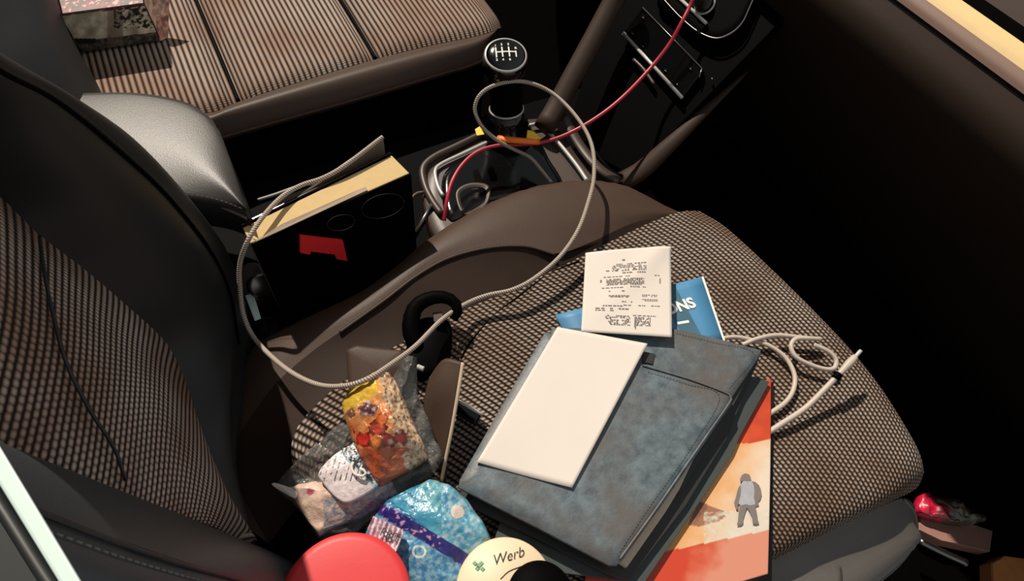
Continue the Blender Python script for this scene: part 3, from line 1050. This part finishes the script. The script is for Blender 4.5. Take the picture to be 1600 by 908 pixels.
# seat hardware left of the book
hw = thing('seat_belt_anchor', 'dark seat anchor with silver tongue, left of the black book', 'seat belt', V((400, 470, -.12)))
lathe('anchor_disc', V((404, 445, -.03)), [(.018, 0), (.018, .008), (.014, .011)], 'steel', hw, 32, (.3, -.8, .5))
hexa('anchor_tongue', [(383, 462, -.05), (396, 458, -.05), (408, 498, -.05), (398, 502, -.05)], [(383, 462, -.042), (396, 458, -.042), (408, 498, -.042), (398, 502, -.042)], 'mint', hw, .001)['label'] = 'pale silver tongue'
slab('anchor_plate', [(375, 420, -.05), (402, 410, -.05), (414, 440, -.05), (400, 470, -.06), (380, 470, -.06)], .02, 'plastic_brown', hw, soft=True)
slab('anchor_housing', [(395, 500, -.06), (425, 495, -.06), (440, 520, -.06), (420, 545, -.06), (395, 530, -.06)], .03, 'gloss_black', hw, soft=True)

# ================================================================== buckle and leather pieces at the back of the cushion
bu = thing('seat_belt_buckle', 'black seat belt buckle ring at the inner rear corner of the near cushion', 'buckle', V((670, 510, .0)))
tube('buckle_ring', [(652, 545, .02), (642, 515, .03), (648, 482, .04), (672, 466, .045), (700, 466, .045), (716, 482, .04), (708, 498, .03)], .011, 'plastic_black', bu, seg=16, radii=[1, 1.1, 1.1, 1, .9, .8, .6])
slab('buckle_body', [(652, 500, .02), (700, 500, .02), (705, 540, .02), (690, 575, .02), (650, 585, .02), (632, 560, .02)], .025, 'plastic_black', bu, soft=True, bulge=.006)
slab('release_button', [(676, 488, .036), (690, 486, .036), (694, 502, .036), (678, 503, .036)], .006, 'leather_brown', bu, edge=.001)

lp = thing('leather_flap', 'brown leather flap with pale edge propped upright between wrappers and envelope', 'leather flap', V((695, 660, .0)))
loft('flap_face', [[(722, 566, .07), (715, 610, .06), (705, 670, .04), (692, 728, .015)], [(695, 562, .06), (682, 610, .05), (684, 665, .03), (690, 726, .012)], [(672, 590, .045), (664, 630, .035), (668, 690, .015), (688, 735, .004)]], 30, 16, 'leather_brown', lp, solid=.002)
tube('flap_edge', [(723, 567, .071), (716, 612, .061), (706, 670, .041), (694, 730, .016), (690, 752, .006)], .0022, 'card_edge', lp)['label'] = 'pale bound edge'
tube('flap_strap', [(660, 690, .016), (680, 712, .014), (694, 730, .012), (690, 752, .006)], .004, 'leather_brown', lp, flat=.4)
lb = slab('leather_pouch', [(540, 545, .03), (556, 538, .032), (630, 546, .032), (640, 570, .03), (620, 620, .02), (545, 620, .02)], .02, 'leather_brown', None, bulge=.004, edge=.004)
tag(lb, 'small flat brown leather pouch behind the orange snack bag', 'pouch')
pn = thing('marker_pen', 'short black marker pen with pale band lying beside the envelope on the cushion', 'pen', V((738, 640, .008)))
tube('pen_barrel', [(713, 636, .008), (728, 645, .008), (748, 657, .008)], .0085, 'gloss_black', pn, n=12)
tube('pen_band', [(716, 627, .014), (735, 638, .014), (754, 650, .013)], .0028, 'chrome', pn, n=8)
tp = tube('metal_stub', [(652, 573, .03), (662, 577, .03)], .0035, 'chrome')
tag(tp, 'tiny shiny metal stub beside the buckle above the snack bag', 'metal stub')

# ================================================================== papers, planner, magazine
# blue booklet under the receipt
bb = thing('blue_booklet', 'blue booklet with white lettering sticking out under the receipt', 'booklet', V((1000, 510, .02)))
sb = Sheet([(868, 492, .024), (1099, 432, .024), (1133, 532, .024), (905, 560, .024)])
sb.mesh('cover', 'blue_card', bb, 8, .004)
sb.poly('dark_column', [(.66, 0.0), (.79, 0.0), (.86, 1), (.74, 1)], plain('teal_band', (58, 98, 118), .55), bb, .0003)
sb.poly('pale_border', [(.985, 0), (1, 0), (1, 1), (.985, 1)], 'white_ink', bb, .0004)
xd = (V((1093, 474, .03)) - V((1048, 487, .03)))
yd = (V((1089, 462, .03)) - V((1093, 483, .03)))
text('title_lettering', 'ONS', PL(1043, 492, sb.at(.85, .6, .0012), sb.nrm), xd, (yd - xd.normalized() * yd.dot(xd.normalized())), .0235, 'white_ink', bb, bold=.0009)
sb.patches('small_lettering', [(.72 + i * .020, .62, .7402 + i * .020, .66) for i in range(4)], 'white_ink', bb)

# magazine
mg = thing('magazine', 'orange and cream magazine with a walking hiker picture, half under the planner', 'magazine', V((1120, 800, .01)))


def magcol(x, y):
    yb = 707 - (x - 1148) * .16           # boundary orange/cream near the top
    y2 = 862 - (x - 1040) * .21           # boundary cream/salmon below
    n0 = nz(x, y, .03)
    if y < 690 - (x - 1150) * .22 + 8 and y < 693:
        return mixc((222, 78, 34), (196, 60, 26), .5 + n0)
    if y < y2 + 0:
        c = mixc((238, 170, 104), (244, 226, 206), ((x - 1120) * .9 + (y - 740) * .45) / 70 + n0 * .3)
        # brown hill
        if inpoly(x, y, [(1092, 783), (1140, 803), (1122, 815), (1092, 823), (1075, 820), (1080, 808)]):
            c = mixc((128, 84, 62), (168, 116, 88), .5 + n0 * 1.5 + nz(x, y, .2) * .5)
        if y > 800 - (x - 1120) * .05 and x > 1100:
            c = mixc(c, (226, 222, 208), .5 + nz(x, y, .15))
        return c
    return mixc((214, 66, 34), (228, 150, 124), ((x - 1075) * .9 + (y - 880) * .5) / 40 + n0 * .5)


sm_ = Sheet([(960, 640, .006), (1205, 592, .010), (1200, 897, .010), (900, 985, .006)], lambda u, v: .002 * math.sin(3.1 * v))
sm_.mesh('cover', 'print', mg, 150, .0012, lambda x, y: tuple(k * .88 for k in magcol(x, y)))
Sheet([(960, 640, .001), (1209, 596, .005), (1206, 912, .004), (900, 995, .001)]).mesh('inner_pages', 'planner_edge', mg, 6, .004)
hk = thing('tmp', '', '')
bpy.data.objects.remove(hk)


def MP(x, y, h=.0006):
    return PL(x, y, sm_.at(.85, .6, .0) + sm_.nrm * (h + .0020), sm_.nrm)


def fig(name, pts, m, h):
    me = bpy.data.meshes.new(name)
    me.from_pydata([tuple(MP(x, y, h)) for x, y in pts], [], [tuple(range(len(pts)))])
    return link(name, me, m, mg, smooth=False)


hd = plain('hiker_grey', (116, 108, 102), .6, .2, 90)
hb = plain('hiker_blue_grey', (158, 160, 168), .6, .25, 120)
fig('hiker_pack', [(1173, 752), (1180, 753), (1186, 758), (1189, 765), (1190, 773), (1188, 780), (1184, 784), (1186, 789), (1181, 791), (1176, 786), (1174, 770)], hd, .0002)
fig('hiker_legs', [(1156, 786), (1168, 788), (1179, 785), (1181, 794), (1183, 804), (1184, 812), (1186, 817), (1181, 819), (1176, 818), (1175, 808), (1171, 799), (1167, 793), (1164, 801), (1161, 811), (1161, 817), (1158, 820), (1151, 821), (1153, 815), (1154, 803), (1155, 794)], hd, .0003)
fig('hiker_coat', [(1160, 753), (1164, 750), (1170, 750), (1175, 753), (1178, 759), (1179, 768), (1178, 778), (1180, 788), (1173, 790), (1165, 788), (1158, 790), (1154, 787), (1155, 778), (1154, 768), (1157, 759)], hb, .0005)
fig('hiker_arm', [(1157, 757), (1153, 764), (1151, 772), (1149, 780), (1147, 786), (1149, 792), (1150, 796), (1153, 796), (1153, 790), (1155, 782), (1157, 774), (1158, 765)], hd, .0007)
fig('hiker_head', [(1156, 752), (1157, 747), (1159, 743), (1163, 740), (1167, 740), (1171, 742), (1173, 746), (1173, 750), (1169, 752), (1163, 751), (1159, 752)], hd, .0008)

# grey folder between the magazine and the planner
fd = slab('grey_folder', [(1060, 560, .018), (1203, 596, .018), (1156, 682, .018), (1146, 706, .018), (1090, 790, .018), (1048, 850, .018), (1006, 912, .018), (760, 880, .018), (820, 700, .018)], .004, 'folder', None, edge=.001, n=120)
tag(fd, 'thin dark grey folder lying between the magazine and the leather planner', 'folder')

# leather planner
pl = thing('leather_planner', 'thick slate-black leather planner lying on the cushion under the envelope', 'planner', V((930, 700, .02)))
z1, z2 = .042, .049
back = [(860, 517, .027), (1050, 522, .027), (1188, 556, .027), (1136, 685, .027), (1072, 790, .027), (982, 908, .027), (962, 903, .027), (712, 782, .027)]
slab('back_cover', back, .004, 'planner_edge', pl, edge=.0015, n=120)
slab('page_block', [(868, 522, .037), (1045, 532, .037), (1120, 640, .037), (1062, 764, .037), (1040, 800, .037), (980, 886, .037), (962, 874, .037), (730, 764, .037)], .012, 'pages_grey', pl, edge=.001, n=120)['label'] = 'grey-beige page block'
slab('flap_cover', [(862, 512, z1), (1050, 512, z1), (1120, 528, z1), (1190, 547, z1), (1188, 556, z1), (1144, 622, z1), (1140, 634, z1), (960, 640, z1), (840, 600, z1)], .008, 'planner', pl, edge=.003, n=120, bulge=.0008)
slab('closure_strap', [(1144, 618, .036), (1186, 556, .036), (1180, 568, .036), (1130, 665, .036), (1062, 770, .036), (1050, 768, .036), (1100, 690, .036)], .013, 'leather_black', pl, edge=.003, n=120)
slab('front_cover', [(852, 518, z2), (1004, 570, z2), (1075, 590, z2), (1138, 614, z2), (1145, 620, z2), (1143, 632, z2), (1085, 716, z2), (1030, 796, z2), (974, 874, z2), (964, 884, z2), (952, 884, z2), (830, 820, z2), (716, 762, z2), (718, 750, z2), (780, 640, z2)], .005, 'planner', pl, edge=.002, n=160, bulge=.001)
tube('cover_piping', [(1004, 571, z2 + .001), (1075, 592, z2 + .001), (1134, 614, z2 + .001), (1141, 621, z2 + .001), (1138, 632, z2 + .001), (1081, 714, z2 + .001), (1026, 794, z2 + .001), (968, 874, z2 + .001)], .0013, 'planner', pl)
stitches('cover_stitching', [(1012, 580, z2 + .0015), (1072, 599, z2 + .0015), (1124, 620, z2 + .0015), (1075, 706, z2 + .0015), (1020, 784, z2 + .0015), (968, 862, z2 + .0015)], 'planner', pl, .004, .0004)
stitches('flap_stitching', [(1056, 520, z1 + .0015), (1118, 535, z1 + .0015), (1178, 552, z1 + .0015), (1140, 606, z1 + .0015)], 'planner', pl, .004, .0004)
slab('closure_tab', [(1006, 549, z1 + .003), (1024, 553, z1 + .003), (1020, 569, z1 + .003), (1004, 566, z1 + .003)], .003, 'planner_edge', pl, edge=.0005)['label'] = 'small dark tab'

# envelope
en = Sheet([(871, 511, z2 + .004), (1012, 537, z2 + .006), (894, 762, z2 + .005), (745, 722, z2 + .004)],
           lambda u, v: .003 * math.sin(math.pi * v) * (u - .3) - .0022 * math.sin(math.pi * u) * (v ** 2))
ev = en.mesh('envelope', 'paper', None, 30, .0016)
tag(ev, 'blank off-white envelope lying askew on the leather planner', 'envelope')

# receipt
rc = thing('receipt', 'printed paper receipt curling above the blue booklet', 'receipt', V((980, 460, .05)))
rs = Sheet([(915, 395, .050), (1048, 387, .050), (1050, 527, z2 + .006), (908, 518, z2 + .005)], lambda u, v: .004 * math.sin(math.pi * u) * (1 - v) + .0035 * math.exp(-((u - .9 + v * .9) / .18) ** 2) * (1 - v))
rs.mesh('receipt_paper', 'paper', rc, 30, .0005)
random.seed(5)
lines = []


def words(v0, v1, u0, u1, dens=.75, w=(.02, .06)):
    u = u0
    while u < u1:
        ww = random.uniform(*w)
        if random.random() < dens:
            lines.append((u, v0, min(u + ww * .75, u1), v1))
        u += ww


words(.135, .15, .42, .55)
for k in range(5):
    words(.19 + k * .02, .20 + k * .02, .30 + .02 * random.random(), .70, .7, (.01, .04))
words(.265, .275, .24, .78, .5)
words(.30, .312, .34, .70, .5)
words(.345, .352, .18, .55, .6)
words(.335, .342, .80, .86, 1)
for k in range(6):
    words(.375 + k * .0135, .384 + k * .0135, .25, .68, .85, (.008, .03))
words(.37, .43, .86, .875, 1, (.012, .02))
words(.38, .41, .18, .20, 1, (.02, .03))
words(.48, .487, .20, .45, .9)
words(.47, .478, .52, .70, .5)
words(.52, .53, .28, .46, .7)
for v in (.575, .588):
    words(v, v + .009, .28, .52, .85, (.01, .04))
for v in (.56, .575, .61, .625):
    words(v, v + .006, .66, .84, .8, (.01, .03))
words(.64, .65, .40, .55, .9)
words(.68, .687, .45, .88, .8)
words(.69, .70, .22, .45, .9)
words(.72, .732, .14, .52, .9, (.03, .07))
words(.745, .752, .14, .35, .7)
words(.79, .797, .56, .82, .9)
for k in range(7):
    words(.80 + k * .016, .81 + k * .016, .24 + .012 * k, .52 + .02 * random.random(), .75, (.01, .04))
    words(.81 + k * .014, .818 + k * .014, .58, .76, .75, (.01, .04))
for v in [x / 100 for x in (83, 85, 87, 89, 91)]:
    words(v, v + .03, .58, .60, .7, (.008, .012))
rs.patches('printed_lines', lines, 'ink', rc, .0006)

# ================================================================== snack rubbish
# clear crinkled bag
cb = slab('clear_plastic_bag', [(425, 757, .02), (470, 715, .04), (530, 655, .045), (600, 600, .05), (634, 556, .055), (650, 560, .055), (652, 610, .05), (672, 660, .045), (692, 715, .03), (664, 750, .03), (600, 792, .025), (545, 838, .02), (495, 838, .015), (462, 790, .02)],
          .018, 'film', None, bulge=.012, soft=False, n=120, rings=14, crumple=.010, cscale=42, seed=3, edge=.004)
tag(cb, 'clear crinkled plastic bag spread under the orange snack pouch', 'plastic bag')
bk2 = slab('black_wrapper', [(470, 800, .012), (520, 745, .014), (600, 700, .018), (668, 722, .02), (662, 752, .018), (600, 790, .015), (560, 830, .012), (500, 838, .010)], .012, 'gloss_black', None, bulge=.008, n=100, rings=12, crumple=.009, cscale=50, seed=9, edge=.003)
tag(bk2, 'shiny black crumpled wrapper under the pale labelled wrapper', 'wrapper')


def palecol(x, y):
    a = nz(x, y, .05)
    b = nz(x, y, .16, 4)
    lab = [(497, 742), (520, 715), (560, 685), (575, 690), (590, 720), (575, 765), (545, 786), (525, 778), (510, 760)]
    c = mixc((214, 186, 164), (186, 160, 150), .5 + a)
    if (x - 520) + (y - 790) > -20 and (x - 520) > -14:
        c = mixc(c, (112, 128, 146), .5 + b)
    if (x - 485) ** 2 + (y - 768) ** 2 < 40:
        c = (160, 84, 92)
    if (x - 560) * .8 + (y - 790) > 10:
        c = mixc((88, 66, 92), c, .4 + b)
    return c


wp = thing('pale_wrapper', 'pale pink and grey snack wrapper with a white label, left of the orange pouch', 'wrapper', V((520, 780, .02)))
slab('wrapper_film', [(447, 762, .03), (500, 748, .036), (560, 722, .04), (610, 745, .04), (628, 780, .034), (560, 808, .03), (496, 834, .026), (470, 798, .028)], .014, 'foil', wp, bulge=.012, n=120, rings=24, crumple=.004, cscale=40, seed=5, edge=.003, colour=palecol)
slab('twisted_corner', [(424, 757, .03), (432, 755, .032), (462, 766, .034), (460, 778, .034), (440, 768, .03)], .003, 'paper', wp, edge=.001, soft=True)


def labcol(x, y):
    b = nz(x, y, .12, 4)
    c = mixc((226, 214, 212), (200, 188, 190), .5 + b)
    if (x - 560) * .7 - (y - 715) * .7 > -16:
        c = mixc(c, (120, 168, 186), .6 + b)
    if abs(math.sin((x * .9 + y * .25) * .42)) < .32 and 712 < y < 752 and nz(x, y, .1, 9) > -.15:
        c = (60, 62, 74)
    if (x - 557) * .8 - (y - 733) * .8 > 2 and b > -.1:
        c = (40, 46, 56)
    return c


lw = slab('white_label', [(497, 742, .052), (507, 724, .054), (530, 704, .056), (563, 686, .058), (578, 694, .058), (592, 725, .056), (600, 748, .054), (575, 770, .052), (545, 785, .05), (528, 780, .05), (510, 762, .05)], .006, 'foil', wp, bulge=.005, n=160, rings=40, colour=labcol, edge=.002, soft=True)
lw['label'] = 'white label with black and blue print'
tube('label_swirl', [(552, 722, .0615), (549, 732, .0615), (556, 742, .062), (568, 744, .062), (572, 737, .062), (562, 732, .062)], .0016, 'paper', wp)


def orcol(x, y):
    a = nz(x, y, .035)
    b = nz(x, y, .10, 3)
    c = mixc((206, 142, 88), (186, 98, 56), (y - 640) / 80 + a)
    if (x - 533) * .55 + (y - 600) * .9 < 44 and x < 590:
        c = mixc((206, 172, 62), (186, 146, 50), .5 + a)
    if x > 590 + (y - 580) * .28 + a * 8 or (y < 590 and x > 585):
        c = mixc((214, 188, 158), (176, 142, 108), .5 + b * 1.2)
        if nz(x, y, .2, 6) > .25:
            c = (120, 84, 60)
    # sweets shown on the pouch
    if (x - 575) ** 2 / 240 + (y - 640) ** 2 / 130 < 1 + b:
        c = mixc((78, 48, 60), (190, 160, 140), .2 + b * 2)
    if (x - 548) ** 2 / 60 + (y - 646) ** 2 / 70 < 1 + b:
        c = mixc((96, 60, 50), (150, 110, 80), .5 + b)
    for (sx, sy, r, col) in ((567, 686, 12, (196, 52, 44)), (590, 668, 13, (182, 74, 58)), (606, 688, 11, (176, 44, 34)), (625, 685, 10, (190, 60, 36)), (588, 692, 9, (226, 138, 70)), (610, 690, 5, (232, 190, 150)), (597, 655, 10, (214, 110, 60))):
        d = math.hypot(x - sx, y - sy) / r
        if d < 1 + b * .6:
            c = mixc(col, tuple(k * .55 for k in col), max(0, d - .55) * 2 + b * .5)
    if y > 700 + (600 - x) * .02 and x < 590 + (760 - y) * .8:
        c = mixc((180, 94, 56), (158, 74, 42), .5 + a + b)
    return c


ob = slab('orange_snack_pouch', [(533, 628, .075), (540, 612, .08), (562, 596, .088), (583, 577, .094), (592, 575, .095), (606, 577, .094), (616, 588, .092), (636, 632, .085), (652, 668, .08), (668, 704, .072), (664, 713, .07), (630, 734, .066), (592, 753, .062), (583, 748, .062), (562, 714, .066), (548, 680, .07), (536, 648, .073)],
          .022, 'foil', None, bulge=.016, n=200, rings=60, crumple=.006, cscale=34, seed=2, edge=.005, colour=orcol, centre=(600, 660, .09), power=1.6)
tag(ob, 'open orange and yellow snack pouch with printed red sweets on the heap of wrappers', 'snack pouch')


def bluecol(x, y):
    a = nz(x, y, .03)
    b = nz(x, y, .12, 5)
    d = y - (799 + (x - 600) * .60)
    c = mixc((44, 120, 154), (84, 150, 170), .5 + a * 1.3)
    if d < -13:
        if x > 690:
            c = mixc(c, (150, 176, 186), .45 + b * 1.3)
        if (x - 715) ** 2 + (y - 800) ** 2 < 110:
            c = (206, 190, 178)
        if 655 < x < 690 and y < 800 and math.sin((x * .8 + y * .6) * .5) > .3:
            c = mixc(c, (170, 196, 170), .5)
        if x < 650 and math.sin((x * .6 - y * .8) * .45) > .5 and b > -.1:
            c = mixc(c, (26, 70, 110), .7)
    elif d < 11 + b * 4:
        c = mixc((30, 28, 92), (44, 36, 112), .5 + b)
        if b > .3 and x < 690:
            c = (180, 130, 160)
    else:
        c = mixc((56, 118, 162), (130, 168, 186), .5 + b * 1.5)
        if (x - 655) ** 2 / 130 + (y - 862) ** 2 / 110 < 1 and (x - 655) ** 2 / 130 + (y - 862) ** 2 / 110 > .45:
            c = (206, 214, 206)
    return c


bp = thing('blue_snack_pack', 'crinkled light blue pack with a dark blue stripe, beside the red lid', 'snack pack', V((670, 840, .02)))
slab('pack_film', [(569, 832, .05), (580, 808, .055), (604, 776, .06), (640, 757, .064), (672, 744, .066), (700, 752, .066), (730, 775, .064), (752, 808, .06), (768, 842, .055), (745, 880, .05), (715, 930, .045), (660, 940, .04), (630, 905, .042), (600, 870, .046)],
     .03, 'foil', bp, bulge=.010, n=200, rings=60, crumple=.005, cscale=24, seed=7, edge=.008, colour=bluecol, power=2.4)


def lab2(x, y):
    if x < 575 or x > 628:
        return (214, 204, 214)
    s = (x - 570) * .85 + (y - 830) * .3
    return mixc((122, 70, 92), (226, 214, 216), 0.3 + .5 * (math.sin(s * .9) > .2) + nz(x, y, .1) * .6)


LZ = .073
lb2 = slab('pack_label', [(574, 826, LZ - .004), (583, 806, LZ), (628, 827, LZ), (631, 833, LZ), (618, 864, LZ - .002), (600, 856, LZ - .004), (580, 842, LZ - .005)], .004, 'foil', bp, n=100, rings=30, edge=.001, colour=lab2, bulge=.0005)
lb2['label'] = 'striped white and plum label'
dx = V((628, 833, LZ)) - V((590, 817, LZ)); dy = V((590, 812, LZ)) - V((586, 836, LZ))
text('label_lettering', 'RBIT', V((592, 836, LZ + .002)), dx, dy - dx.normalized() * dy.dot(dx.normalized()), .012, 'ink_dark', bp, space=.85)

# red round lid
rl = lathe('red_round_tub', V((545, 945, .045)), [(0.062, 0), (0.064, .02), (0.0645, .026), (0.063, .030), (0.056, .0313), (0.03, .0320), (.002, .0325)], 'red_lid', None, 96)
tag(rl, 'large round red lid lying at the foot of the backrest', 'lid')
# beige tub lid
bl = thing('beige_tub', 'round beige tub lid with dark handwriting style lettering, half under the planner shadow', 'tub lid', V((795, 915, .01)))
cL = V((790, 921, .06))
lathe('lid_disc', cL - Vector((0, 0, .022)), [(0.050, -.02), (0.051, .014), (0.051, .020), (0.049, .0225), (.002, .0228)], 'beige', bl, 96)
dx = V((835, 862, .03)) - V((770, 882, .03)); dxn = dx.normalized()
dy = V((800, 850, .03)) - V((810, 885, .03)); dy = dy - dxn * dy.dot(dxn)
text('lid_lettering', 'Werb', V((770, 884, .0616)), dxn, dy, .0145, 'ink_dark', bl, shear=.35, bold=-.0001, space=1.0)
gm = plain('green_print', (120, 168, 130), .6)
for k, (gx_, gy_) in enumerate(((742, 880), (748, 884), (754, 889), (746, 888), (752, 880))):
    slab('leaf_print', [(gx_ - 4, gy_, .0615), (gx_, gy_ - 4, .0615), (gx_ + 4, gy_, .0615), (gx_, gy_ + 4, .0615)], .0006, gm, bl, edge=.0001, n=16, rings=2)
tube('curl_print', [(782, 905, .0610), (795, 893, .0610), (815, 885, .0610)], .0005, 'leather_brown', bl, seg=6)
tn = lathe('black_round_tin', V((842, 935, .064)), [(0.032, 0), (.034, .012), (.031, .018), (.002, .0185)], 'plastic_black', None, 64)
tag(tn, 'small round black cap overlapping the beige tub lid', 'cap')

# ================================================================== cables
zc2 = 0.0
cable = thing('braided_cable', 'long grey braided cable looping from gear lever round the book over the near seat', 'cable', V((600, 600, .05)))
tube('cable_cord', [(862, 286, -.025), (846, 266, -.02), (828, 246, -.01), (800, 232, 0.01), (775, 218, .03), (752, 196, .05), (742, 170, .07), (752, 146, .09), (780, 131, .10), (820, 128, .10), (862, 145, .09), (900, 182, .085), (924, 225, .08), (928, 275, .07), (918, 320, .06), (902, 362, .05), (874, 402, .04), (835, 435, .034), (800, 453, .032), (760, 462, .03), (726, 476, .03), (690, 500, .045), (650, 540, .065), (610, 570, .085), (575, 592, .098), (540, 603, .09), (500, 602, .07), (460, 585, .05), (425, 558, .03), (395, 525, .01), (380, 490, .02), (375, 450, .05), (375, 412, .08), (388, 375, .11), (410, 340, .115), (440, 308, .112), (470, 290, .108), (505, 278, .108), (540, 258, .112), (598, 214, .120)], .0032, 'braid', cable, n=400, seg=12)
red = tube('red_cable', [(1092, -30, .20), (1080, 5, .17), (1065, 35, .15), (1045, 70, .12), (1015, 108, .09), (975, 150, .07), (935, 182, .05), (890, 208, .03), (850, 222, .02), (815, 226, .015), (775, 228, .012), (745, 238, .008), (722, 258, .004), (706, 285, 0), (698, 315, -.01), (694, 345, -.03)], .0033, 'cable_red', n=200)
tag(red, 'thin red cable running from the dashboard past the gear lever', 'cable')
ys = thing('yellow_clip', 'yellow and orange clip strap wrapped around the foot of the gear lever', 'strap', V((790, 218, 0)))
tube('orange_strap', [(778, 216, .016), (800, 219, .024), (825, 221, .024), (842, 222, .02)], .0062, 'orange', ys, flat=.7)
hexa('yellow_tab', [(824, 204, .016), (834, 206, .016), (846, 217, .016), (822, 219, .016)], [(824, 203, .026), (834, 205, .026), (846, 217, .026), (822, 219, .026)], 'yellow', ys, .001)
hexa('yellow_end', [(742, 202, .01), (750, 197, .01), (757, 210, .01), (745, 212, .01)], [(742, 202, .018), (750, 197, .018), (757, 210, .018), (745, 212, .018)], 'yellow', ys, .001)

wc = thing('pale_cable', 'coiled pale cable with a jack plug lying on the front of the near cushion', 'cable', V((1230, 590, .01)))
tube('cable_cord', [(1120, 530, .008), (1150, 527, .008), (1180, 533, .008), (1205, 542, .01), (1228, 560, .01), (1241, 585, .010), (1240, 608, .009), (1228, 628, .008), (1205, 645, .006), (1170, 668, -.002)], .0033, 'cable_white', wc, n=160)
tube('cable_loop', [(1160, 539, .007), (1185, 529, .014), (1215, 524, .016), (1255, 528, .016), (1282, 530, .018), (1262, 529, .022), (1243, 530, .022), (1236, 542, .02), (1244, 558, .018), (1266, 570, .016), (1290, 577, .016), (1304, 575, .018), (1306, 562, .02), (1294, 549, .022), (1272, 539, .022)], .0033, 'cable_white', wc, n=200)
tube('plug_cord', [(1160, 700, -.003), (1200, 676, .006), (1225, 660, .012), (1258, 638, .018), (1285, 612, .028), (1308, 588, .038)], .0038, 'cable_white', wc, n=60)
tube('plug_body', [(1309, 587, .040), (1322, 573, .044), (1336, 558, .048)], .0050, 'cable_white', wc, n=14, radii=[.7, 1.1, .9])
tube('plug_collar', [(1305, 592, .037), (1311, 584, .040)], .0055, 'plastic_black', wc, n=5)
tube('jack_tip', [(1336, 558, .048), (1345, 548, .051)], .0026, 'chrome', wc, n=6)

# ================================================================== things on the floor by the door
fz = -.30
fw = slab('pink_wrapper', [(1437, 782, fz), (1448, 770, fz), (1480, 778, fz), (1530, 800, fz), (1545, 812, fz), (1500, 818, fz), (1440, 802, fz)], .02, 'foil', None, bulge=.02, n=90, rings=20, crumple=.012, cscale=28, seed=4, soft=True, colour=lambda x, y: mixc((200, 30, 66), (70, 66, 52), (x - 1455) / 30 + nz(x, y, .08)))
tag(fw, 'crumpled pink and olive wrapper on the floor beside the seat corner', 'wrapper')
fb = slab('pinkish_box', [(1438, 800, fz - .02), (1500, 812, fz - .02), (1552, 830, fz - .02), (1548, 862, fz - .02), (1470, 845, fz - .02), (1436, 828, fz - .02)], .03, plain('pinkish_card', (150, 112, 100), .6), None, edge=.003)
tag(fb, 'flat pinkish-brown packet on the floor under the pink wrapper', 'packet')
fo = slab('orange_packet', [(1550, 880, fz - .02), (1570, 868, fz - .02), (1660, 880, fz - .02), (1670, 960, fz - .02), (1552, 950, fz - .02)], .03, plain('orange_card', (214, 140, 84), .6), None, edge=.003)
tag(fo, 'orange packet on the floor at the lower right edge', 'packet')
sr = tube('seat_rail', [(1436, 845, -.30), (1470, 862, -.30), (1510, 880, -.30)], .006, 'steel')
tag(sr, 'dull steel seat rail on the floor in the lower right corner', 'seat rail')
